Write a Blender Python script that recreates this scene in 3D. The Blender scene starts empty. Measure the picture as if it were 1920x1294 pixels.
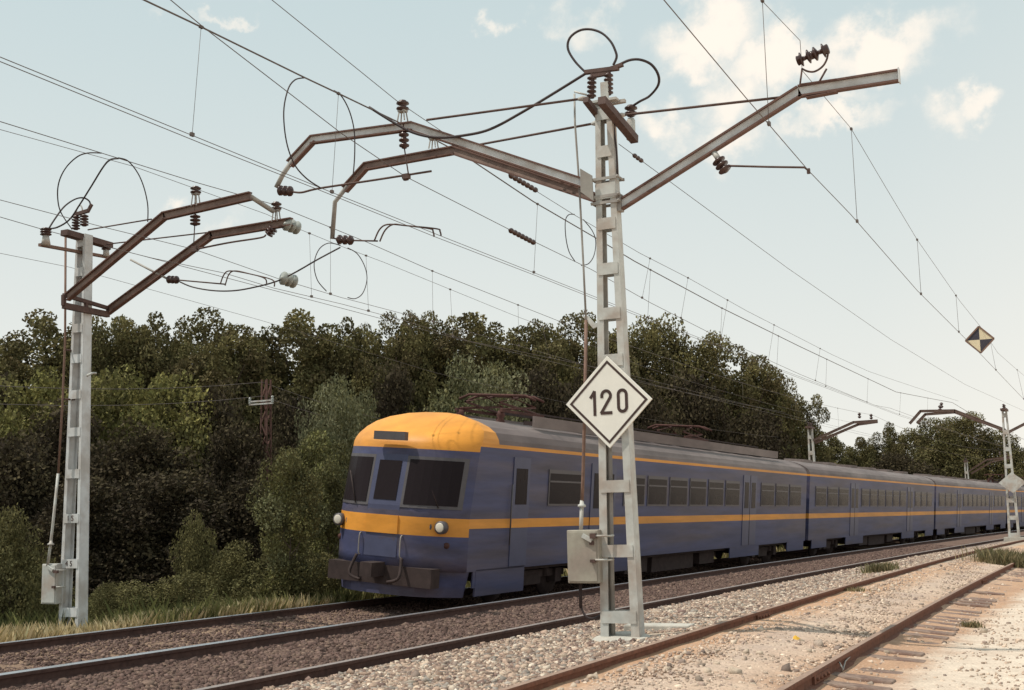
import bpy, math, random
import numpy as np
from mathutils import Vector, Matrix

random.seed(7)
rng = np.random.default_rng(7)
sc = bpy.context.scene
COL = sc.collection
PI = math.pi

# ------------------------------------------------------------------ camera
FPX = 2282.7
PITCH, ROLL, YAW = math.radians(8.2347), math.radians(1.2169), math.radians(26.141)
CAM = Vector((0, 0, 1.5))
cy_, sy_ = math.cos(YAW), math.sin(YAW)
FW = Vector((-sy_*math.cos(PITCH), cy_*math.cos(PITCH), math.sin(PITCH)))
R0 = Vector((cy_, sy_, 0)); U0 = R0.cross(FW)
RT = math.cos(ROLL)*R0 - math.sin(ROLL)*U0
UP = math.sin(ROLL)*R0 + math.cos(ROLL)*U0
cd = bpy.data.cameras.new('camera')
cam = bpy.data.objects.new('camera', cd); COL.objects.link(cam)
cd.sensor_width = 36; cd.lens = 36*FPX/1920; cd.clip_end = 6000; cd.clip_start = .1
cam.matrix_world = Matrix(((RT.x, UP.x, -FW.x, CAM.x), (RT.y, UP.y, -FW.y, CAM.y), (RT.z, UP.z, -FW.z, CAM.z), (0, 0, 0, 1)))
sc.camera = cam

RAD = 1236.35                       # the line curves gently to the right
def bend(t):
    a = min(max(t, -60.), 220.)
    return a*a/(2*RAD) + (t-a)*a/RAD
def trk(s, t, z=0.):                # s metres left of the camera's own rail-parallel line, t metres along it
    return Vector((bend(t)-s, t, z))
def ray(u, v):
    return FW + (u-960)/FPX*RT - (v-647)/FPX*UP
def atY(u, v, y):
    d = ray(u, v); return CAM + d*(y/d.y)
def atX(u, v, x):
    d = ray(u, v); return CAM + d*(x/d.x)
def atZ(u, v, z):
    d = ray(u, v); return CAM + d*((z-CAM.z)/d.z)
def atS(u, v, s):
    d = ray(u, v); a = d.y*d.y/(2*RAD); b = -d.x
    q = b*b + 4*a*s
    k = (-b + math.sqrt(q))/(2*a); k2 = (-b - math.sqrt(q))/(2*a)
    return CAM + d*min(x for x in (k, k2) if x > 0)
def atD(u, v, dist):                # point at a horizontal distance along the view axis
    d = ray(u, v); return CAM + d*dist

# ------------------------------------------------------------------ materials
def mat(name, col, rough=.8, metal=0., vary=.25, scale=6., bump=0., col2=None, scale2=None, attr=None, spec=.3, detail=6, translucent=0., stretch=None):
    m = bpy.data.materials.new(name); m.use_nodes = True
    nt = m.node_tree; nt.nodes.clear(); N = nt.nodes.new; L = nt.links.new
    out = N('ShaderNodeOutputMaterial'); bs = N('ShaderNodeBsdfPrincipled')
    L(bs.outputs[0], out.inputs[0])
    bs.inputs['Roughness'].default_value = rough; bs.inputs['Metallic'].default_value = metal
    bs.inputs['Specular IOR Level'].default_value = spec
    tc = N('ShaderNodeTexCoord'); no = N('ShaderNodeTexNoise')
    no.inputs['Scale'].default_value = scale; no.inputs['Detail'].default_value = detail; no.inputs['Roughness'].default_value = .65
    vec = tc.outputs['Object']
    if stretch:
        mp = N('ShaderNodeMapping'); mp.inputs['Scale'].default_value = stretch; L(vec, mp.inputs[0]); vec = mp.outputs[0]
    L(vec, no.inputs['Vector'])
    mr = N('ShaderNodeMapRange'); mr.inputs[1].default_value = .3; mr.inputs[2].default_value = .7
    mr.inputs[3].default_value = 1-vary; mr.inputs[4].default_value = 1+vary
    L(no.outputs[0], mr.inputs[0])
    mul = N('ShaderNodeVectorMath'); mul.operation = 'SCALE'
    if attr:
        at = N('ShaderNodeAttribute'); at.attribute_name = attr
        L(at.outputs['Color'], mul.inputs[0])
        src = None
    else:
        src = N('ShaderNodeMix'); src.data_type = 'RGBA'
        src.inputs[6].default_value = (*col, 1); src.inputs[7].default_value = (*(col2 or col), 1)
        n2 = N('ShaderNodeTexNoise'); n2.inputs['Scale'].default_value = scale2 or scale*.37; n2.inputs['Detail'].default_value = 5
        L(vec, n2.inputs['Vector'])
        m2 = N('ShaderNodeMapRange'); m2.inputs[1].default_value = .42; m2.inputs[2].default_value = .62
        L(n2.outputs[0], m2.inputs[0]); L(m2.outputs[0], src.inputs[0])
        L(src.outputs[2], mul.inputs[0])
    L(mr.outputs[0], mul.inputs['Scale'])
    L(mul.outputs[0], bs.inputs['Base Color'])
    if bump:
        bp = N('ShaderNodeBump'); bp.inputs['Strength'].default_value = .8; bp.inputs['Distance'].default_value = bump
        L(no.outputs[0], bp.inputs['Height']); L(bp.outputs[0], bs.inputs['Normal'])
    if translucent:
        tr = N('ShaderNodeBsdfTranslucent'); L(mul.outputs[0], tr.inputs['Color'])
        mx = N('ShaderNodeMixShader'); mx.inputs[0].default_value = translucent
        L(bs.outputs[0], mx.inputs[1]); L(tr.outputs[0], mx.inputs[2]); L(mx.outputs[0], out.inputs[0])
    return m

M = {}
M['galv'] = mat('galvanised_steel', (.50, .50, .47), .55, .0, .14, 5, col2=(.40, .345, .30), scale2=3.2)
M['galv_dull'] = mat('dull_galvanised', (.36, .34, .31), .6, .0, .18, 5, col2=(.28, .25, .23))
M['arm'] = mat('weathered_arm_steel', (.24, .17, .14), .6, .0, .2, 7, col2=(.17, .11, .09))
M['armflange'] = mat('rusty_shaded_flange', (.13, .07, .055), .75, .0, .25, 9)  # rust brown, with the shade of the undersides put into the colour
M['galv_light'] = mat('light_galvanised', (.62, .63, .63), .5, .0, .1, 5, col2=(.48, .455, .43), scale2=3.0)
M['dark_steel'] = mat('dark_rusty_steel', (.10, .06, .05), .7, .0, .3, 9)
M['porcelain'] = mat('brown_porcelain', (.055, .025, .02), .3, 0, .2, 9, spec=.5)
M['glass_ins'] = mat('grey_glass_insulator', (.33, .34, .31), .25, 0, .1, 9, spec=.6)
M['copper'] = mat('oxidised_wire', (.13, .105, .095), .6, .0, .2, 20)
M['rustrod'] = mat('brown_rod_paint', (.20, .12, .09), .7, 0, .25, 12)
M['rail_side'] = mat('rusty_rail_side', (.085, .048, .040), .85, 0, .3, 12, bump=.002)
M['rail_top'] = mat('polished_rail_head', (.50, .51, .54), .28, .75, .08, 20)
M['rail_dull'] = mat('dull_rail_head', (.30, .25, .23), .5, .3, .2, 14)
M['rail_rust'] = mat('rusted_siding_rail', (.17, .075, .048), .9, 0, .3, 14, bump=.002)
M['rail_rust_top'] = mat('brown_siding_rail_head', (.30, .20, .15), .7, .1, .22, 10)
M['wood'] = mat('old_sleeper_wood', (.17, .11, .088), .95, 0, .4, 11, bump=.012, col2=(.27, .195, .155))
M['oilwood'] = mat('oily_sleeper_wood', (.10, .065, .055), .95, 0, .35, 11, bump=.01)
M['concrete'] = mat('pale_concrete', (.45, .42, .37), .95, 0, .15, 8, bump=.004)
M['white_paint'] = mat('sign_white_paint', (.80, .77, .70), .5, 0, .05, 4)
M['black_paint'] = mat('sign_black_paint', (.06, .035, .03), .55, 0, .1, 6)
M['sign_yellow'] = mat('sign_cream_yellow', (.68, .58, .40), .5, 0, .06, 6)
M['sign_dark'] = mat('sign_blue_black', (.05, .045, .06), .55, 0, .1, 6)
M['cabinet'] = mat('grey_cabinet_paint', (.36, .33, .27), .6, 0, .14, 6, col2=(.30, .25, .21))
M['blue'] = mat('train_blue_paint', (.060, .066, .135), .5, 0, .30, 1.6, col2=(.085, .074, .105), scale2=.9, spec=.25, stretch=(1, .22, 2.6))
M['yellow'] = mat('train_yellow_paint', (.70, .29, .042), .5, 0, .16, 1.8, col2=(.58, .25, .05), spec=.25, stretch=(1, .3, 2.2))
M['roofgrey'] = mat('train_roof_grey', (.185, .15, .14), .65, 0, .3, 1.8, stretch=(1.5, .3, 1), col2=(.13, .10, .095))
M['under'] = mat('sooty_underframe', (.045, .03, .028), .85, 0, .3, 6)
M['redbrown'] = mat('redbrown_pantograph', (.085, .038, .032), .85, 0, .3, 8)
M['winframe'] = mat('window_frame_metal', (.10, .09, .095), .5, .2, .1, 6)
M['doorblue'] = mat('door_blue_paint', (.065, .07, .125), .45, 0, .1, 3)
M['lamp'] = mat('lamp_glass', (.62, .57, .48), .15, 0, .03, 4)
M['bark'] = mat('tree_bark', (.11, .08, .06), .95, 0, .3, 6, bump=.02)
M['leaf'] = mat('foliage', (.06, .07, .03), .7, 0, .15, .4, attr='tint', spec=.04, translucent=.18)
M['stone'] = mat('ballast_stone', (.3, .25, .22), .95, 0, .25, 30, attr='tint', spec=.12)
M['grassblade'] = mat('grass_blades', (.3, .26, .12), .85, 0, .15, 2, attr='tint', spec=.1, translucent=.15)
M['rubber'] = mat('black_cable', (.05, .035, .035), .6, 0, .15, 10)
M['litter'] = mat('yellow_scrap_paint', (.75, .45, .06), .5, 0, .05, 4)
M['rustlattice'] = mat('rust_red_lattice', (.115, .06, .048), .9, 0, .25, 6)

def glass_mat():
    m = bpy.data.materials.new('train_window_glass'); m.use_nodes = True
    b = m.node_tree.nodes['Principled BSDF']
    b.inputs['Base Color'].default_value = (.022, .017, .019, 1); b.inputs['Roughness'].default_value = .1
    b.inputs['Specular IOR Level'].default_value = .03
    n = m.node_tree.nodes.new('ShaderNodeTexNoise'); n.inputs['Scale'].default_value = 1.7
    r = m.node_tree.nodes.new('ShaderNodeMapRange'); r.inputs[3].default_value = .15; r.inputs[4].default_value = .45
    m.node_tree.links.new(n.outputs[0], r.inputs[0]); m.node_tree.links.new(r.outputs[0], b.inputs['Roughness'])
    return m
M['glass'] = glass_mat()

# ------------------------------------------------------------------ mesh helpers
def tag(o, label=None, cat=None, group=None, kind=None):
    if label: o['label'] = label
    if cat: o['category'] = cat
    if group: o['group'] = group
    if kind: o['kind'] = kind
    return o
def empty(name, loc=(0, 0, 0), label=None, cat=None, group=None):
    o = bpy.data.objects.new(name, None); COL.objects.link(o); o.location = loc; o.empty_display_size = .2
    return tag(o, label, cat, group)

class MB:
    def __init__(s): s.v = []; s.f = []; s.m = []; s.sm = []
    def add(s, vs, fs, mi=0, smooth=False):
        b = len(s.v); s.v.extend(Vector(p) for p in vs)
        for f in fs: s.f.append([b+i for i in f]); s.m.append(mi); s.sm.append(smooth)
        return s
    def box(s, c, size, mi=0, rot=None):
        x, y, z = size[0]/2, size[1]/2, size[2]/2; c = Vector(c)
        P = [Vector((a*x, b*y, d*z)) for a in (-1, 1) for b in (-1, 1) for d in (-1, 1)]
        if rot is not None: P = [rot @ p for p in P]
        return s.add([c+p for p in P], [(0, 1, 3, 2), (4, 6, 7, 5), (0, 4, 5, 1), (2, 3, 7, 6), (0, 2, 6, 4), (1, 5, 7, 3)], mi)
    def frame(s, p, q, side=None):
        d = (q-p).normalized()
        ref = Vector(side) if side is not None else (Vector((0, 0, 1)) if abs(d.z) < .9 else Vector((1, 0, 0)))
        a = d.cross(ref).normalized(); b = a.cross(d).normalized()
        return d, a, b
    def bar(s, p, q, w, h, side=None, mi=0):     # rectangular bar; h along 'side' direction, w across it
        p, q = Vector(p), Vector(q); d, a, b = s.frame(p, q, side)
        P = [e + a*(i*w/2) + b*(j*h/2) for e in (p, q) for i, j in ((-1, -1), (1, -1), (1, 1), (-1, 1))]
        return s.add(P, [(0, 1, 2, 3), (4, 7, 6, 5), (0, 4, 5, 1), (1, 5, 6, 2), (2, 6, 7, 3), (3, 7, 4, 0)], mi)
    def tube(s, pts, r, n=6, mi=0, r2=None, cap=True):
        pts = [Vector(p) for p in pts]; m = len(pts); rings = []
        prev = None
        for i, p in enumerate(pts):
            d = (pts[min(i+1, m-1)] - pts[max(i-1, 0)]).normalized()
            if prev is None:
                ref = Vector((0, 0, 1)) if abs(d.z) < .9 else Vector((1, 0, 0)); a = d.cross(ref).normalized()
            else:
                a = (prev - d*prev.dot(d)).normalized()
            prev = a; b = d.cross(a)
            rr = r if r2 is None else r + (r2-r)*i/(m-1)
            rings.append([p + a*(rr*math.cos(2*PI*k/n)) + b*(rr*math.sin(2*PI*k/n)) for k in range(n)])
        V = [x for g in rings for x in g]; F = []
        for i in range(m-1):
            for k in range(n): F.append((i*n+k, i*n+(k+1) % n, (i+1)*n+(k+1) % n, (i+1)*n+k))
        if cap: F.append(tuple(range(n))[::-1]); F.append(tuple((m-1)*n+k for k in range(n)))
        return s.add(V, F, mi, True)
    def lathe(s, p, q, prof, n=12, mi=0):        # prof: (fraction along p-q, radius)
        p, q = Vector(p), Vector(q); d, a, b = s.frame(p, q)
        V = []; F = []
        for h, r in prof:
            c = p.lerp(q, h); V += [c + a*(r*math.cos(2*PI*k/n)) + b*(r*math.sin(2*PI*k/n)) for k in range(n)]
        for i in range(len(prof)-1):
            for k in range(n): F.append((i*n+k, i*n+(k+1) % n, (i+1)*n+(k+1) % n, (i+1)*n+k))
        F.append(tuple(range(n))[::-1]); F.append(tuple((len(prof)-1)*n+k for k in range(n)))
        return s.add(V, F, mi, True)
    def ibeam(s, p, q, h, w, side, t=.012, mi=0, mj=None):  # side = the direction the web stands in
        p, q = Vector(p), Vector(q); d, a, b = s.frame(p, q, side); mj = mi if mj is None else mj
        s.bar(p, q, t, h-2*t, side, mi)
        for k in (-1, 1): s.bar(p+b*(k*(h-t)/2), q+b*(k*(h-t)/2), w, t, side, mj)
        return s
    def prism(s, poly, n, depth, mi=0):          # planar polygon (3D points) pushed by n*depth
        n = Vector(n).normalized()*depth; P = [Vector(p) for p in poly]; k = len(P)
        F = [tuple(range(k))[::-1], tuple(range(k, 2*k))] + [(i, (i+1) % k, k+(i+1) % k, k+i) for i in range(k)]
        return s.add(P+[p+n for p in P], F, mi)
    def build(s, name, mats, parent=None, origin=None, bevel=0):
        if not isinstance(mats, (list, tuple)): mats = [mats]
        off = Vector(origin) if origin is not None else Vector((0, 0, 0))
        if parent is not None and origin is None:
            p = parent
            while p is not None: off += p.location; p = p.parent
        me = bpy.data.meshes.new(name)
        me.from_pydata([tuple(v-off) for v in s.v], [], s.f)
        for m in mats: me.materials.append(m)
        me.polygons.foreach_set('material_index', s.m); me.polygons.foreach_set('use_smooth', s.sm)
        me.update()
        o = bpy.data.objects.new(name, me); COL.objects.link(o)
        if parent is not None: o.parent = parent
        elif origin is not None: o.location = off
        if bevel:
            b = o.modifiers.new('bevel', 'BEVEL'); b.width = bevel; b.segments = 2; b.limit_method = 'ANGLE'
        return o

def fast_mesh(name, V, F, mats, tint=None, k=4):
    me = bpy.data.meshes.new(name); nv, nf = len(V), len(F)
    me.vertices.add(nv); me.vertices.foreach_set('co', np.ascontiguousarray(V, dtype=np.float32).ravel())
    me.loops.add(nf*k); me.loops.foreach_set('vertex_index', np.ascontiguousarray(F, dtype=np.int32).ravel())
    me.polygons.add(nf); me.polygons.foreach_set('loop_start', np.arange(0, nf*k, k, dtype=np.int32))
    me.update(calc_edges=True)
    for m in (mats if isinstance(mats, (list, tuple)) else [mats]): me.materials.append(m)
    if tint is not None:                      # colour of each stone / leaf; understorey leaves include painted shade
        at = me.color_attributes.new('tint', 'FLOAT_COLOR', 'POINT')
        c = np.ones((nv, 4), dtype=np.float32); c[:, :3] = tint; at.data.foreach_set('color', c.ravel())
    return me
def mesh_obj(name, me, parent=None, loc=None):
    o = bpy.data.objects.new(name, me); COL.objects.link(o)
    if parent is not None: o.parent = parent
    if loc is not None: o.location = loc
    return o

# ------------------------------------------------------------------ sky, sun
SUN_EL, SUN_DIR = math.radians(63), Vector((-.80, -.60, 0)).normalized()
sd = Vector((SUN_DIR.x*math.cos(SUN_EL), SUN_DIR.y*math.cos(SUN_EL), math.sin(SUN_EL)))
ld = bpy.data.lights.new('sun', 'SUN'); ld.energy = 3.4; ld.angle = math.radians(.6); ld.color = (1, .935, .83)
sun = bpy.data.objects.new('sun', ld); COL.objects.link(sun)
sun.rotation_euler = (-sd).to_track_quat('-Z', 'Y').to_euler()
def make_world():
    w = bpy.data.worlds.new('World'); sc.world = w; w.use_nodes = True
    nt = w.node_tree; nt.nodes.clear(); N = nt.nodes.new; L = nt.links.new
    out = N('ShaderNodeOutputWorld'); bg = N('ShaderNodeBackground'); L(bg.outputs[0], out.inputs[0])
    sky = N('ShaderNodeTexSky'); sky.sky_type = 'NISHITA'; sky.sun_disc = False
    sky.sun_elevation = SUN_EL; sky.sun_rotation = math.atan2(sd.x, sd.y)
    sky.air_density = 1.; sky.dust_density = 2.5; sky.ozone_density = 1.
    tc = N('ShaderNodeTexCoord')
    def math_(op, a, b=None, c=None, clamp=False):
        n = N('ShaderNodeMath'); n.operation = op; n.use_clamp = clamp
        for i, x in enumerate((a, b, c)):
            if x is None: continue
            if isinstance(x, (int, float)): n.inputs[i].default_value = x
            else: L(x, n.inputs[i])
        return n.outputs[0]
    def dot(v):
        n = N('ShaderNodeVectorMath'); n.operation = 'DOT_PRODUCT'; n.inputs[1].default_value = v
        L(tc.outputs['Generated'], n.inputs[0]); return n.outputs['Value']
    def mix(fac, a, b):
        n = N('ShaderNodeMix'); n.data_type = 'RGBA'
        for i, x in ((0, fac), (6, a), (7, b)):
            if isinstance(x, tuple): n.inputs[i].default_value = (*x, 1)
            elif isinstance(x, (int, float)): n.inputs[i].default_value = x
            else: L(x, n.inputs[i])
        return n.outputs[2]
    base = N('ShaderNodeVectorMath'); base.operation = 'SCALE'; base.inputs['Scale'].default_value = .10
    L(sky.outputs[0], base.inputs[0])
    el = dot((0, 0, 1))
    # pale hazy summer sky: bluish high up, cream towards the horizon and towards the bright end of the line
    hz = math_('POWER', math_('SUBTRACT', 1., math_('MULTIPLY', math_('MAXIMUM', el, 0.), 2.05), clamp=True), 1.35)
    side = dot(tuple(Vector((.62, .70, 0)).normalized()))
    sd_ = math_('MULTIPLY', math_('SUBTRACT', side, .62, clamp=True), 2.0, clamp=True)
    k = math_('ADD', math_('MULTIPLY', hz, .95), math_('MULTIPLY', sd_, .7), clamp=True)
    pale = mix(k, (.54, .655, .672), (.92, .88, .80))
    col = mix(.92, base.outputs[0], pale)
    # clouds: soft cumulus at fixed directions of the sky
    wn = N('ShaderNodeTexNoise'); wn.inputs['Scale'].default_value = 11.; wn.inputs['Detail'].default_value = 7.; wn.inputs['Roughness'].default_value = .6
    L(tc.outputs['Generated'], wn.inputs['Vector'])
    w1 = N('ShaderNodeVectorMath'); w1.operation = 'MULTIPLY_ADD'; w1.inputs[1].default_value = (.16, .16, .16); L(wn.outputs['Color'], w1.inputs[0])
    w0 = N('ShaderNodeVectorMath'); w0.operation = 'ADD'; w0.inputs[1].default_value = (-.08, -.08, -.08); L(tc.outputs['Generated'], w0.inputs[0]); L(w0.outputs[0], w1.inputs[2])
    def dotw(v):
        n = N('ShaderNodeVectorMath'); n.operation = 'DOT_PRODUCT'; n.inputs[1].default_value = v
        L(w1.outputs[0], n.inputs[0]); return n.outputs['Value']
    no = N('ShaderNodeTexNoise'); no.inputs['Scale'].default_value = 16.; no.inputs['Detail'].default_value = 9.; no.inputs['Roughness'].default_value = .62
    L(tc.outputs['Generated'], no.inputs['Vector'])
    nz = math_('MULTIPLY', math_('SUBTRACT', no.outputs[0], .5), 3.4)
    tot = None
    for u, v, wu, wv, s in ((1330, 50, 95, 60, 1.), (1300, 95, 55, 40, .8), (1640, 90, 120, 55, 1.05), (1480, 120, 120, 50, .95), (1380, 170, 70, 45, .7), (1560, 240, 90, 28, .85),
                            (1380, 235, 70, 40, .75), (1240, 225, 55, 32, .7), (1770, 225, 50, 42, .62), (1820, 190, 50, 30, .7), (948, 30, 22, 22, .55), (1075, 22, 60, 40, .65),
                            (335, 358, 32, 20, .62), (430, 410, 45, 22, .4), (400, -2, 60, 14, .5), (1580, 195, 60, 30, .6)):
        d = ray(u, v).normalized()
        ax = ray(u+1, v).normalized()-d; ay = ray(u, v+1).normalized()-d
        a = math_('MULTIPLY', math_('SUBTRACT', dotw(tuple(ax/ax.length)), d.dot(ax)/ax.length), 1/(ax.length*wu))
        b = math_('MULTIPLY', math_('SUBTRACT', dotw(tuple(ay/ay.length)), d.dot(ay)/ay.length), 1/(ay.length*wv))
        fwd = math_('GREATER_THAN', dot(tuple(d)), .3)
        g = math_('MULTIPLY', math_('MULTIPLY', math_('EXPONENT', math_('MULTIPLY', math_('ADD', math_('MULTIPLY', a, a), math_('MULTIPLY', b, b)), -.8)), s*1.3), fwd)
        tot = g if tot is None else math_('MAXIMUM', tot, g)
    m = math_('ADD', tot, math_('MULTIPLY', nz, math_('MINIMUM', tot, .30)))
    cm = N('ShaderNodeMapRange'); cm.interpolation_type = 'SMOOTHSTEP'; cm.inputs[1].default_value = .12; cm.inputs[2].default_value = 1.15
    L(m, cm.inputs[0])
    L(mix(cm.outputs[0], col, (.96, .885, .785)), bg.inputs[0])
    bg.inputs[1].default_value = 1.0
make_world()
sc.view_settings.view_transform = 'Standard'; sc.view_settings.look = 'None'
sc.view_settings.exposure = .12; sc.view_settings.gamma = 1

# ------------------------------------------------------------------ rails' positions
def sl_s(t): return 4.123 + .0262*t - t*t*(1/1012.85-1/RAD)/2 if t < 90 else 4.123 + .0262*90 - 8100*(1/1012.85-1/RAD)/2
def sl_z(t):
    t = min(t, 70.); return 1.5-1.276 + .00183*t - 3.38e-5*t*t
A_S, B_S, C_S, D_S = 7.857, 9.597, 11.745, 13.485
A_Z, B_Z, C_Z, D_Z = 1.5-1.489, 1.5-1.327, -.115, 1.5-1.4545
RH = .145
def lerp_tab(tab, x):
    if x <= tab[0][0]: return tab[0][1]
    for (a, p), (b, q) in zip(tab, tab[1:]):
        if x <= b: return p + (q-p)*(x-a)/(b-a)
    return tab[-1][1]
def ground_z(s, t):
    ls = sl_s(t); lz = sl_z(t)
    tab = [(-3000, -.5), (-200, -.4), (-30, -.15), (0, -.09), (ls-3.2, min(-.10, lz-.35)), (ls-2.45, lz-.342), (ls-1.86, lz-.297), (ls-1.66, lz-.23), (ls-1.2, lz-.17), (ls-.5, lz-.095), (ls-.1, lz-.105), (ls+.1, lz-.08), (ls+.3, lz-.09), (ls+.6, min(lz-.11, .115))]
    a = max(ls+.9, 5.6)
    tab += [(a, min(.085, lz-.12)), (A_S-1.2, .02), (A_S-.75, A_Z-.11), (A_S-.12, A_Z-.115), (A_S+.12, A_Z-.12), (B_S-.12, B_Z-.135), (B_S+.12, B_Z-.13), (B_S+.7, B_Z-.17),
            (C_S-.7, C_Z-.13), (C_S, C_Z-.135), (D_S-.12, D_Z-.14), (D_S+.6, D_Z-.16), (15.2, -.27), (17., -.45), (20, -.6), (30, -.8), (80, -.9), (3000, -1.2)]
    return lerp_tab(tab, s)

# ------------------------------------------------------------------ ground
def grid_sheet(name, ss, ts, zf, matl, label=None, kind='structure', jitter=0.):
    V = []
    for t in ts:
        for s in ss:
            p = trk(s, t, zf(s, t)); V.append(p)
    V = np.array([tuple(p) for p in V]); n = len(ss)
    if jitter:
        V[:, 2] += rng.normal(0, jitter, len(V))
    F = [(j*n+i+1, j*n+i, (j+1)*n+i, (j+1)*n+i+1) for j in range(len(ts)-1) for i in range(n-1)]
    me = fast_mesh(name, V, np.array(F), matl)
    me.polygons.foreach_set('use_smooth', [True]*len(F))
    o = mesh_obj(name, me); tag(o, label=label, kind=kind); return o

def zone_mat(name, zones, bump=.02, stripes=True):
    """ground colour chosen by the cross-track position s = x0(y)-x, edges broken up by noise"""
    m = bpy.data.materials.new(name); m.use_nodes = True
    nt = m.node_tree; nt.nodes.clear(); N = nt.nodes.new; L = nt.links.new
    out = N('ShaderNodeOutputMaterial'); bs = N('ShaderNodeBsdfPrincipled'); L(bs.outputs[0], out.inputs[0])
    bs.inputs['Roughness'].default_value = .97; bs.inputs['Specular IOR Level'].default_value = .1
    geo = N('ShaderNodeNewGeometry'); sep = N('ShaderNodeSeparateXYZ'); L(geo.outputs['Position'], sep.inputs[0])
    def m_(op, a, b, clamp=False):
        n = N('ShaderNodeMath'); n.operation = op; n.use_clamp = clamp
        for i, x in enumerate((a, b)):
            if isinstance(x, (int, float)): n.inputs[i].default_value = x
            else: L(x, n.inputs[i])
        return n.outputs[0]
    def noise(sc_, det=6, ro=.6):
        n = N('ShaderNodeTexNoise'); n.inputs['Scale'].default_value = sc_; n.inputs['Detail'].default_value = det; n.inputs['Roughness'].default_value = ro
        L(geo.outputs['Position'], n.inputs['Vector']); return n.outputs[0]
    y = m_('MINIMUM', sep.outputs[1], 220.)
    s = m_('SUBTRACT', m_('MULTIPLY', m_('MULTIPLY', y, y), 1/(2*RAD)), sep.outputs[0])
    s = m_('ADD', s, m_('MULTIPLY', m_('SUBTRACT', noise(1.3), .5), .9))
    s = m_('ADD', s, m_('MULTIPLY', m_('SUBTRACT', noise(9), .5), .25))
    cur = None
    for s0, wd, c1, c2 in zones:
        big = m_('MULTIPLY', m_('SUBTRACT', noise(.8 if s0 else .5), .38), 3.6, True)
        mx = N('ShaderNodeMix'); mx.data_type = 'RGBA'; L(big, mx.inputs[0]); mx.inputs[6].default_value = (*c1, 1); mx.inputs[7].default_value = (*c2, 1)
        if cur is None: cur = mx.outputs[2]
        else:
            f = m_('DIVIDE', m_('SUBTRACT', s, s0-wd/2), wd, True)
            k = N('ShaderNodeMix'); k.data_type = 'RGBA'; L(f, k.inputs[0]); L(cur, k.inputs[6]); L(mx.outputs[2], k.inputs[7]); cur = k.outputs[2]
    vo = N('ShaderNodeTexVoronoi'); vo.inputs['Scale'].default_value = 22; L(geo.outputs['Position'], vo.inputs['Vector'])
    fine = noise(38, 4, .7)
    g = m_('ADD', m_('MULTIPLY', fine, .9), m_('MULTIPLY', noise(6, 5), .55))
    sc2 = N('ShaderNodeVectorMath'); sc2.operation = 'SCALE'; L(cur, sc2.inputs[0]); L(m_('ADD', g, .30), sc2.inputs['Scale'])
    L(sc2.outputs[0], bs.inputs['Base Color'])
    h = m_('ADD', m_('MULTIPLY', vo.outputs['Distance'], -.8), fine)
    bp = N('ShaderNodeBump'); bp.inputs['Strength'].default_value = .7; bp.inputs['Distance'].default_value = bump; L(h, bp.inputs['Height']); L(bp.outputs[0], bs.inputs['Normal'])
    return m
SAND = (.54, .40, .305); SAND2 = (.47, .36, .29); PALE = (.62, .54, .44)
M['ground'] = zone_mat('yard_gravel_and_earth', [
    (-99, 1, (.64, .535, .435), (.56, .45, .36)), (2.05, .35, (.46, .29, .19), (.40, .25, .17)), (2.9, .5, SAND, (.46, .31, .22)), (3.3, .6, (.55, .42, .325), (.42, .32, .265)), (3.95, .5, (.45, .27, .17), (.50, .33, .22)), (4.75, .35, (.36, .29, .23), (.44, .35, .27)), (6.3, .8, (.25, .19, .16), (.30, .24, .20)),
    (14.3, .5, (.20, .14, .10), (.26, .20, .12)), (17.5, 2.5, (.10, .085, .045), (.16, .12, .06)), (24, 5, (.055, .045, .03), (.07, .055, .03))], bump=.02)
M['ballast'] = zone_mat('stained_ballast', [
    (-99, 1, (.30, .24, .20), (.24, .19, .17)), (7.75, .5, (.145, .096, .077), (.18, .12, .096)), (9.8, .3, (.25, .17, .12), (.21, .14, .10)), (11.2, .8, (.27, .185, .13), (.20, .135, .10)), (14.2, .5, (.20, .145, .11), (.18, .13, .09))], bump=.03)
ts = sorted(set([-1500, -700, -300, -120, -60, -30, -15] + [round(-10+.5*i, 2) for i in range(100)] + [40+2*i for i in range(60)] + [165, 180, 200, 220, 260, 320, 420, 600, 900, 1400, 2200, 3200]))
ss = [-3000, -1500, -600, -250, -100, -50, -25, -12, -6] + [round(-4+.25*i, 3) for i in range(41)] + [6.5, 7, 9, 11, 13.5, 14, 14.5, 15, 15.6, 16.3, 17, 18, 19, 20, 22, 25, 30, 38, 50, 70, 100, 160, 300, 700, 1500, 3000]
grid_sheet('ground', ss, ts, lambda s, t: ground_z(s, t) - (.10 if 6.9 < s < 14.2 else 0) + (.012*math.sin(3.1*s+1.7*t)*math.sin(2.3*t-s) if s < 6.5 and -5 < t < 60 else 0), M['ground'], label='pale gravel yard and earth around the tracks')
tb = [-12+.4*i for i in range(140)] + [44+2*i for i in range(90)] + [225, 260, 320, 420]
sb = [6.75, 6.9, 7.1, 7.4, 7.735, 7.977, 8.4, 8.8, 9.2, 9.477, 9.717, 10, 10.3, 10.7, 11.05, 11.4, 11.745, 12.2, 12.7, 13.1, 13.365, 13.6, 13.9, 14.1, 14.35]
grid_sheet('ballast_bed', sb, tb, lambda s, t: ground_z(s, t) - (.05 if s < 6.8 or s > 14.3 else 0), M['ballast'], label='brown stained ballast bed under the two main tracks', jitter=.006)

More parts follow.
